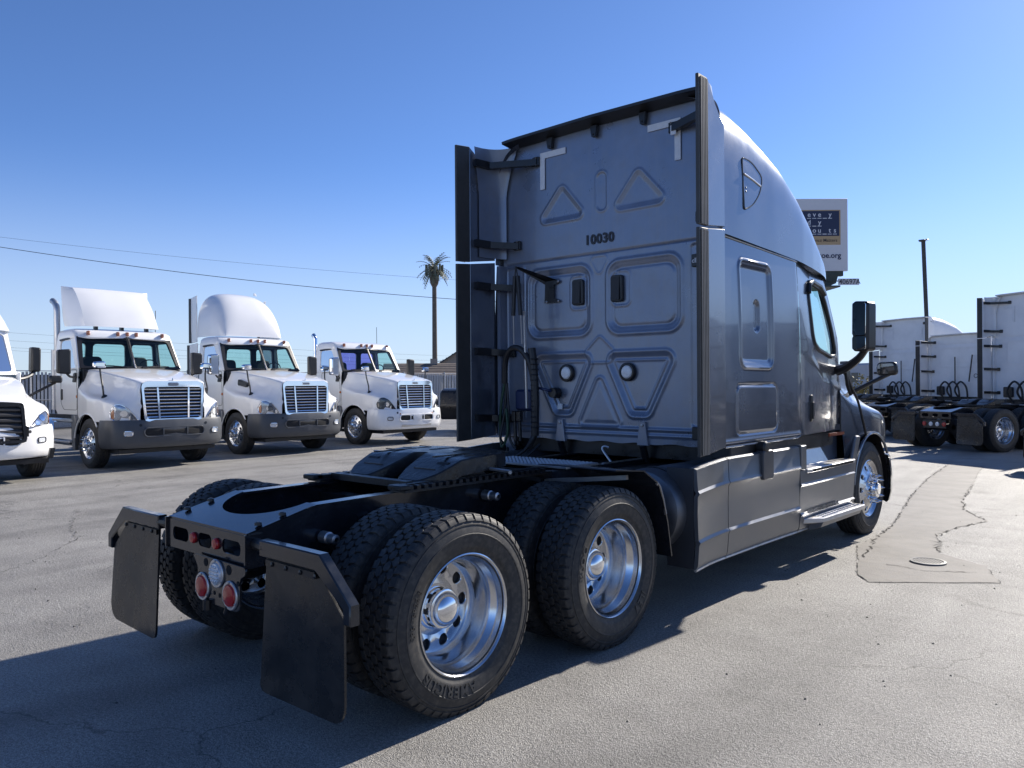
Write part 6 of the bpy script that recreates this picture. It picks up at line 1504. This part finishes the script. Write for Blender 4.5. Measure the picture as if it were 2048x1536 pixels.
# street lamps and utility pole far behind
def lamp(label, p, h, arm):
    t = thing('street_lamp', label, 'street lamp', (p.x, p.y, 0)); mb = MB(); mb.tube([(0, 0, 0), (0, 0, h)], [.09, .06], 8); ob('pole', mb, STEEL, t)
    mb = MB(); mb.tube(catmull([(0, 0, h), (arm[0] * .5, arm[1] * .5, h + .35), (arm[0], arm[1], h + .6)], 8), .035, 6); ob('arm', mb, STEEL, t); mb = MB(); mb.box(arm[0] - .3, arm[0] + .3, arm[1] - .12, arm[1] + .12, h + .55, h + .68, .03); ob('lamp_head', mb, STEEL, t)
p = ray_pt(853, 767, 95); lamp('thin street lamp with curved arm left of the palm mast', p, 3.9, (1.6, 1.5))
p = ray_pt(884, 767, 130); t = thing('utility_pole', 'small wooden utility pole with crossarm far behind the fence', 'utility pole', (p.x, p.y, 0)); mb = MB(); mb.tube([(0, 0, 0), (0, 0, 5.4)], .11, 6); ob('pole', mb, mat('wood_pole', (.12, .09, .07), .85, var=.2), t); mb = MB(); mb.bar((-.9, -.8, 5.0), (.9, .8, 5.0), .1, .12); mb.bar((-.6, -.55, 4.5), (.6, .55, 4.5), .1, .12); ob('crossarm', mb, mat('wood_pole', (.12, .09, .07), .85, var=.2), t)
# overhead wires
def wire(label, A, B, sag, r, ext=0.35):
    A, B = Vector(A), Vector(B); pts = []
    for k in range(41):
        t = -ext + (1 + 2 * ext) * k / 40; q = A.lerp(B, t); q.z -= sag * (1 - (2 * (t - .5)) ** 2) ; pts.append(q)
    mb = MB(); mb.tube(pts, r, 5); o = ob('overhead_wire', mb, mat('wire_black', (.015, .015, .018), .6), None); tag(o, label, 'wire', 'overhead wires'); return o
wire('thick black overhead cable crossing the sky above the left trucks', ray_pt(0, 494, 55), ray_pt(905, 598, 62), .35, .022)
wire('thin upper wire just above the thick overhead cable', ray_pt(0, 474, 70), ray_pt(840, 555, 78), .25, .011)
for k, (ua, va, ub, vb) in enumerate(((0, 664, 900, 712), (0, 680, 900, 722), (0, 694, 900, 728), (0, 700, 900, 734))):
    wire(('topmost', 'second', 'third', 'lowest')[k] + ' of four faint wires low over the fence', ray_pt(ua, va, 110), ray_pt(ub, vb, 140), .3, .012)
# roadside billboard
def billboard():
    TL = ray_pt(1430, 396, 40.0); TR_ = ray_pt(1695, 397, 40.0); base = (TL + TR_) / 2
    ux = (TR_ - TL); ux.z = 0; W = ux.length; ux.normalize(); rz = math.atan2(ux.y, ux.x)
    H = 3.66; z1 = TR_.z; z0 = z1 - H
    t = thing('billboard', 'white roadside billboard with navy word panel behind the grey truck roof', 'billboard', (base.x, base.y, 0), rz)
    face = mat('billboard_white', (.60, .61, .64), .6, var=.02)
    mb = MB(); mb.box(-W / 2, W / 2, 0, .22, z0, z1, .01); ob('panel', mb, face, t)
    k = W / 265.0  # metres per photo pixel at the board
    X = lambda u: (u - 1695) * k + W / 2
    Z = lambda v: z1 - (v - 397) * H / 144.0
    mb = MB(); mb.box(X(1560), X(1680.5), -.010, 0.0, Z(489), Z(419.5)); tan = ob('tan_border', mb, mat('billboard_tan', (.42, .30, .17), .6), t, smooth=0)
    mb = MB(); mb.box(X(1562), X(1678), -.016, -.0105, Z(471.5), Z(421.5)); ob('navy_field', mb, mat('billboard_navy', (.018, .03, .075), .6), t, smooth=0)
    def txt(s, u, v, px, m_, sp=1.0, bold=.006, name='lettering', al='LEFT'):
        q = text_mb(s, px * k * 1.42, .001, bold, sp, al); mb = MB(); mb.add([(x + X(u), -.020 - z, y + Z(v)) for x, y, z in q.v], q.f); ob(name, mb, m_, t, smooth=0)
    LW = mat('billboard_lettering_white', (.62, .64, .68), .6); LD = mat('billboard_lettering_dark', (.06, .05, .04), .6); LN = mat('billboard_lettering_navy', (.012, .02, .07), .6)
    for row, v in (('eve_y', 433), ('d_y', 448.5), ('cou_ts', 464.5)):
        u = 1613.5 if row != 'cou_ts' else 1613.5
        for i, ch in enumerate(row):
            uu = u + i * 10.5 if row != 'cou_ts' else 1613.5 + i * 10.3
            if ch != '_': txt(ch, uu + 4.2, v, 9.4, LW, al='CENTER', bold=.004)
            mb = MB(); mb.box(X(uu), X(uu + 8.0), -.020, -.0165, Z(v + 3.8), Z(v + 2.6)); ob('underline', mb, LW if ch != '_' else TAPE, t, smooth=0)
    txt('Attendance Matters', 1674, 483, 6.4, LD, 1.0, .001, al='RIGHT')
    txt('sjcoe.org', 1681, 515, 10.5, LN, 1.0, .006, al='RIGHT')
    # support
    G = mat('billboard_steel_green', (.035, .05, .045), .6, var=.2)
    mb = MB(); mb.tube([(-W * .15, .5, 0), (-W * .15, .5, z0 + .3)], .35, 14); ob('post', mb, G, t)
    mb = MB(); mb.box(-W * .42, X(1686), .02, .30, z0 - .25, z0 - .003); mb.prism([(X(1650), z0 - .25), (X(1676), z0 - .25), (X(1672), z0 - .62), (X(1650), z0 - .85)], 'y', .05, .25); mb.box(-W * .45, X(1665), -.9, .9, z0 - .92, z0 - .84); ob('catwalk', mb, G, t)
    mb = MB(); mb.box(X(1675.5), X(1717), -.02, .02, Z(569), Z(556.5)); ob('number_plate', mb, mat('number_plate_white', (.5, .5, .52), .6), t, smooth=0)
    q = text_mb('40697A', 11 * k * 1.28, .001, .002, .98); mb = MB(); mb.add([(x * .98 + X(1676.5), -.025 - z, y + Z(567.3)) for x, y, z in q.v], q.f); ob('number', mb, DECAL, t, smooth=0)
    mb = MB(); mb.bar((X(1655), .03, z0 - .5), (X(1716), .03, Z(562)), .05, .05); ob('plate_arm', mb, G, t)
billboard()
# yard light pole
p0 = ray_pt(1853, 635, 41); p1 = ray_pt(1846.5, 482, 41); d = (p1 - p0) / (p1.z - p0.z)
b = p0 - d * p0.z
t = thing('light_pole', 'tall dark yard light pole rising behind the white sleepers', 'light pole', (b.x, b.y, 0))
mb = MB(); mb.tube([(0, 0, 0), tuple(d * p1.z)], .10, 10); ob('pole', mb, mat('dark_bronze_pole', (.045, .04, .036), .5, var=.2), t)
h = d * p1.z; mb = MB(); mb.box(h.x - .20, h.x + .10, h.y - .14, h.y + .14, h.z - .02, h.z + .07, .02); ob('lamp_head', mb, mat('dark_bronze_pole', (.045, .04, .036), .5), t)
mb = MB(); mb.box(h.x + .103, h.x + .24, h.y - .10, h.y + .10, h.z + .02, h.z + .08, .02); ob('lamp_head', mb, STEEL, t)
# distant motorhome and bush seen beside the mirrors
p = ray_pt(1712, 767, 62); t = thing('motorhome', 'distant pale motorhome glimpsed between the door mirror and the white sleepers', 'motorhome', (p.x, p.y, 0), rad(-40))
mb = MB(); mb.box(-3.6, 3.6, -1.2, 1.2, .6, 3.0, .15); ob('body', mb, mat('rv_grey_white', (.42, .43, .46), .5, var=.08), t)
for x in (-2.6, -1.2, .3, 1.8):
    mb = MB(); mb.box(x - .45, x + .45, -1.225, -1.19, 1.6, 2.3, .02); ob('window', mb, mat('rv_window', (.03, .035, .045), .15), t)
mb = MB(); mb.box(-1.5, -.6, -.5, .5, 3.0, 3.25, .05); ob('roof_unit', mb, mat('rv_dark', (.08, .08, .09), .6), t)
mb = MB(); mb.box(-3.5, 3.5, -1.21, -1.20, 1.05, 1.25); ob('stripe', mb, mat('rv_stripe', (.10, .13, .2), .5), t)
for x in (-2.3, 2.2):
    for s in (-1, 1): mb = MB(); mb.lathe([(.2, s * 1.05), (.42, s * 1.05), (.42, s * 1.2), (.25, s * 1.21), (.02, s * 1.2)], 'y', (x, 0, .42), 18); ob('wheel', mb, RUBBER, t)
def bush(label, c, rx, rz_, n=1500):
    t = thing('bush', label, 'bush', c); mb = MB()
    for k in range(7): a = random.random() * 6.28; mb.tube([(0, 0, 0), (rx * .4 * math.cos(a), rx * .4 * math.sin(a), rz_ * .5), (rx * .8 * math.cos(a), rx * .8 * math.sin(a), rz_ * random.uniform(.6, .95))], [.03, .02, .008], 5)
    ob('stem', mb, mat('bush_wood', (.09, .07, .05), .9), t); mb = MB()
    for k in range(n):
        a = random.random() * 6.28; u = random.random() ** .4; ph = random.uniform(-.2, 1.5); rr = 1 + .25 * math.sin(a * 3 + ph * 4)
        c0 = Vector((rx * u * rr * math.cos(a) * math.cos(ph), rx * u * rr * math.sin(a) * math.cos(ph), rz_ * .35 + rz_ * .62 * u * rr * math.sin(ph)))
        d1 = Vector((random.uniform(-1, 1), random.uniform(-1, 1), random.uniform(-1, 1))).normalized() * .07; d2 = Vector((random.uniform(-1, 1), random.uniform(-1, 1), random.uniform(-1, 1))).normalized() * .04
        mb.add([c0 - d1, c0 + d2, c0 + d1, c0 - d2], [(0, 1, 2, 3)])
    ob('foliage', mb, mat('dry_bush_leaf', (.17, .15, .055), .7, var=.4, vscale=4), t, smooth=0)
p = ray_pt(1727, 767, 33); bush('dry yellow-green bush beside the white sleepers, under the hood mirror', (p.x, p.y, 0), 1.5, 1.75)
p = ray_pt(190, 767, 45)
# dark low-bed frame standing past the end of the left row
p = Vector((-16.0, 16.6, 0))
t = thing('trailer_nose', 'low black trailer front with pale steel plates past the end of the left row', 'trailer', p, rad(-60))
mb = MB(); mb.prism(round_poly([(-1.2, .45), (1.2, .45), (1.35, .9), (1.2, 1.42), (.9, 1.50), (-1.0, 1.50), (-1.35, 1.30)], .08), 'y', -.3, 3.5, .03); ob('body', mb, BLACK, t)
mb = MB(); mb.add([(-.95, -.34, 1.05), (.70, -.34, 1.05), (.45, -.32, 1.36), (-.75, -.32, 1.36)], [(0, 1, 2, 3)]); mb.add([(-.75, -.40, 1.16), (.55, -.40, 1.16), (.45, -.36, 1.30), (-.7, -.36, 1.30)], [(0, 1, 2, 3)]); ob('steel_plate', mb, STEEL, t)
mb = MB(); mb.add([(-.6, -.34, .62), (-.5, -.34, .95), (.25, -.34, .95)], [(0, 1, 2)]); ob('steel_plate', mb, STEEL, t)
for s in (-1, 1): mb = MB(); mb.lathe([(.2, s * 1.0), (.5, s * 1.0), (.5, s * 1.25), (.3, s * 1.26), (.02, s * 1.25)], 'x', (0, 1.6, .5), 24); ob('wheel', mb, RUBBER, t)

# far fence closing the yard behind the motorhome
ff = thing('slat_fence', 'far pale fence line low on the horizon behind the motorhome', 'fence', (0, 92, 0))
for k in range(14):
    m2 = MB(); m2.box(-60 + k * 9, -60 + k * 9 + 8.9, -.02, .02, .05, 1.9); ob('fence_panel', m2, SLAT, ff, smooth=0)
    m2 = MB(); m2.tube([(-60 + k * 9 - .05, 0, 0), (-60 + k * 9 - .05, 0, 2.05)], .05, 6); ob('post', m2, STEEL, ff)
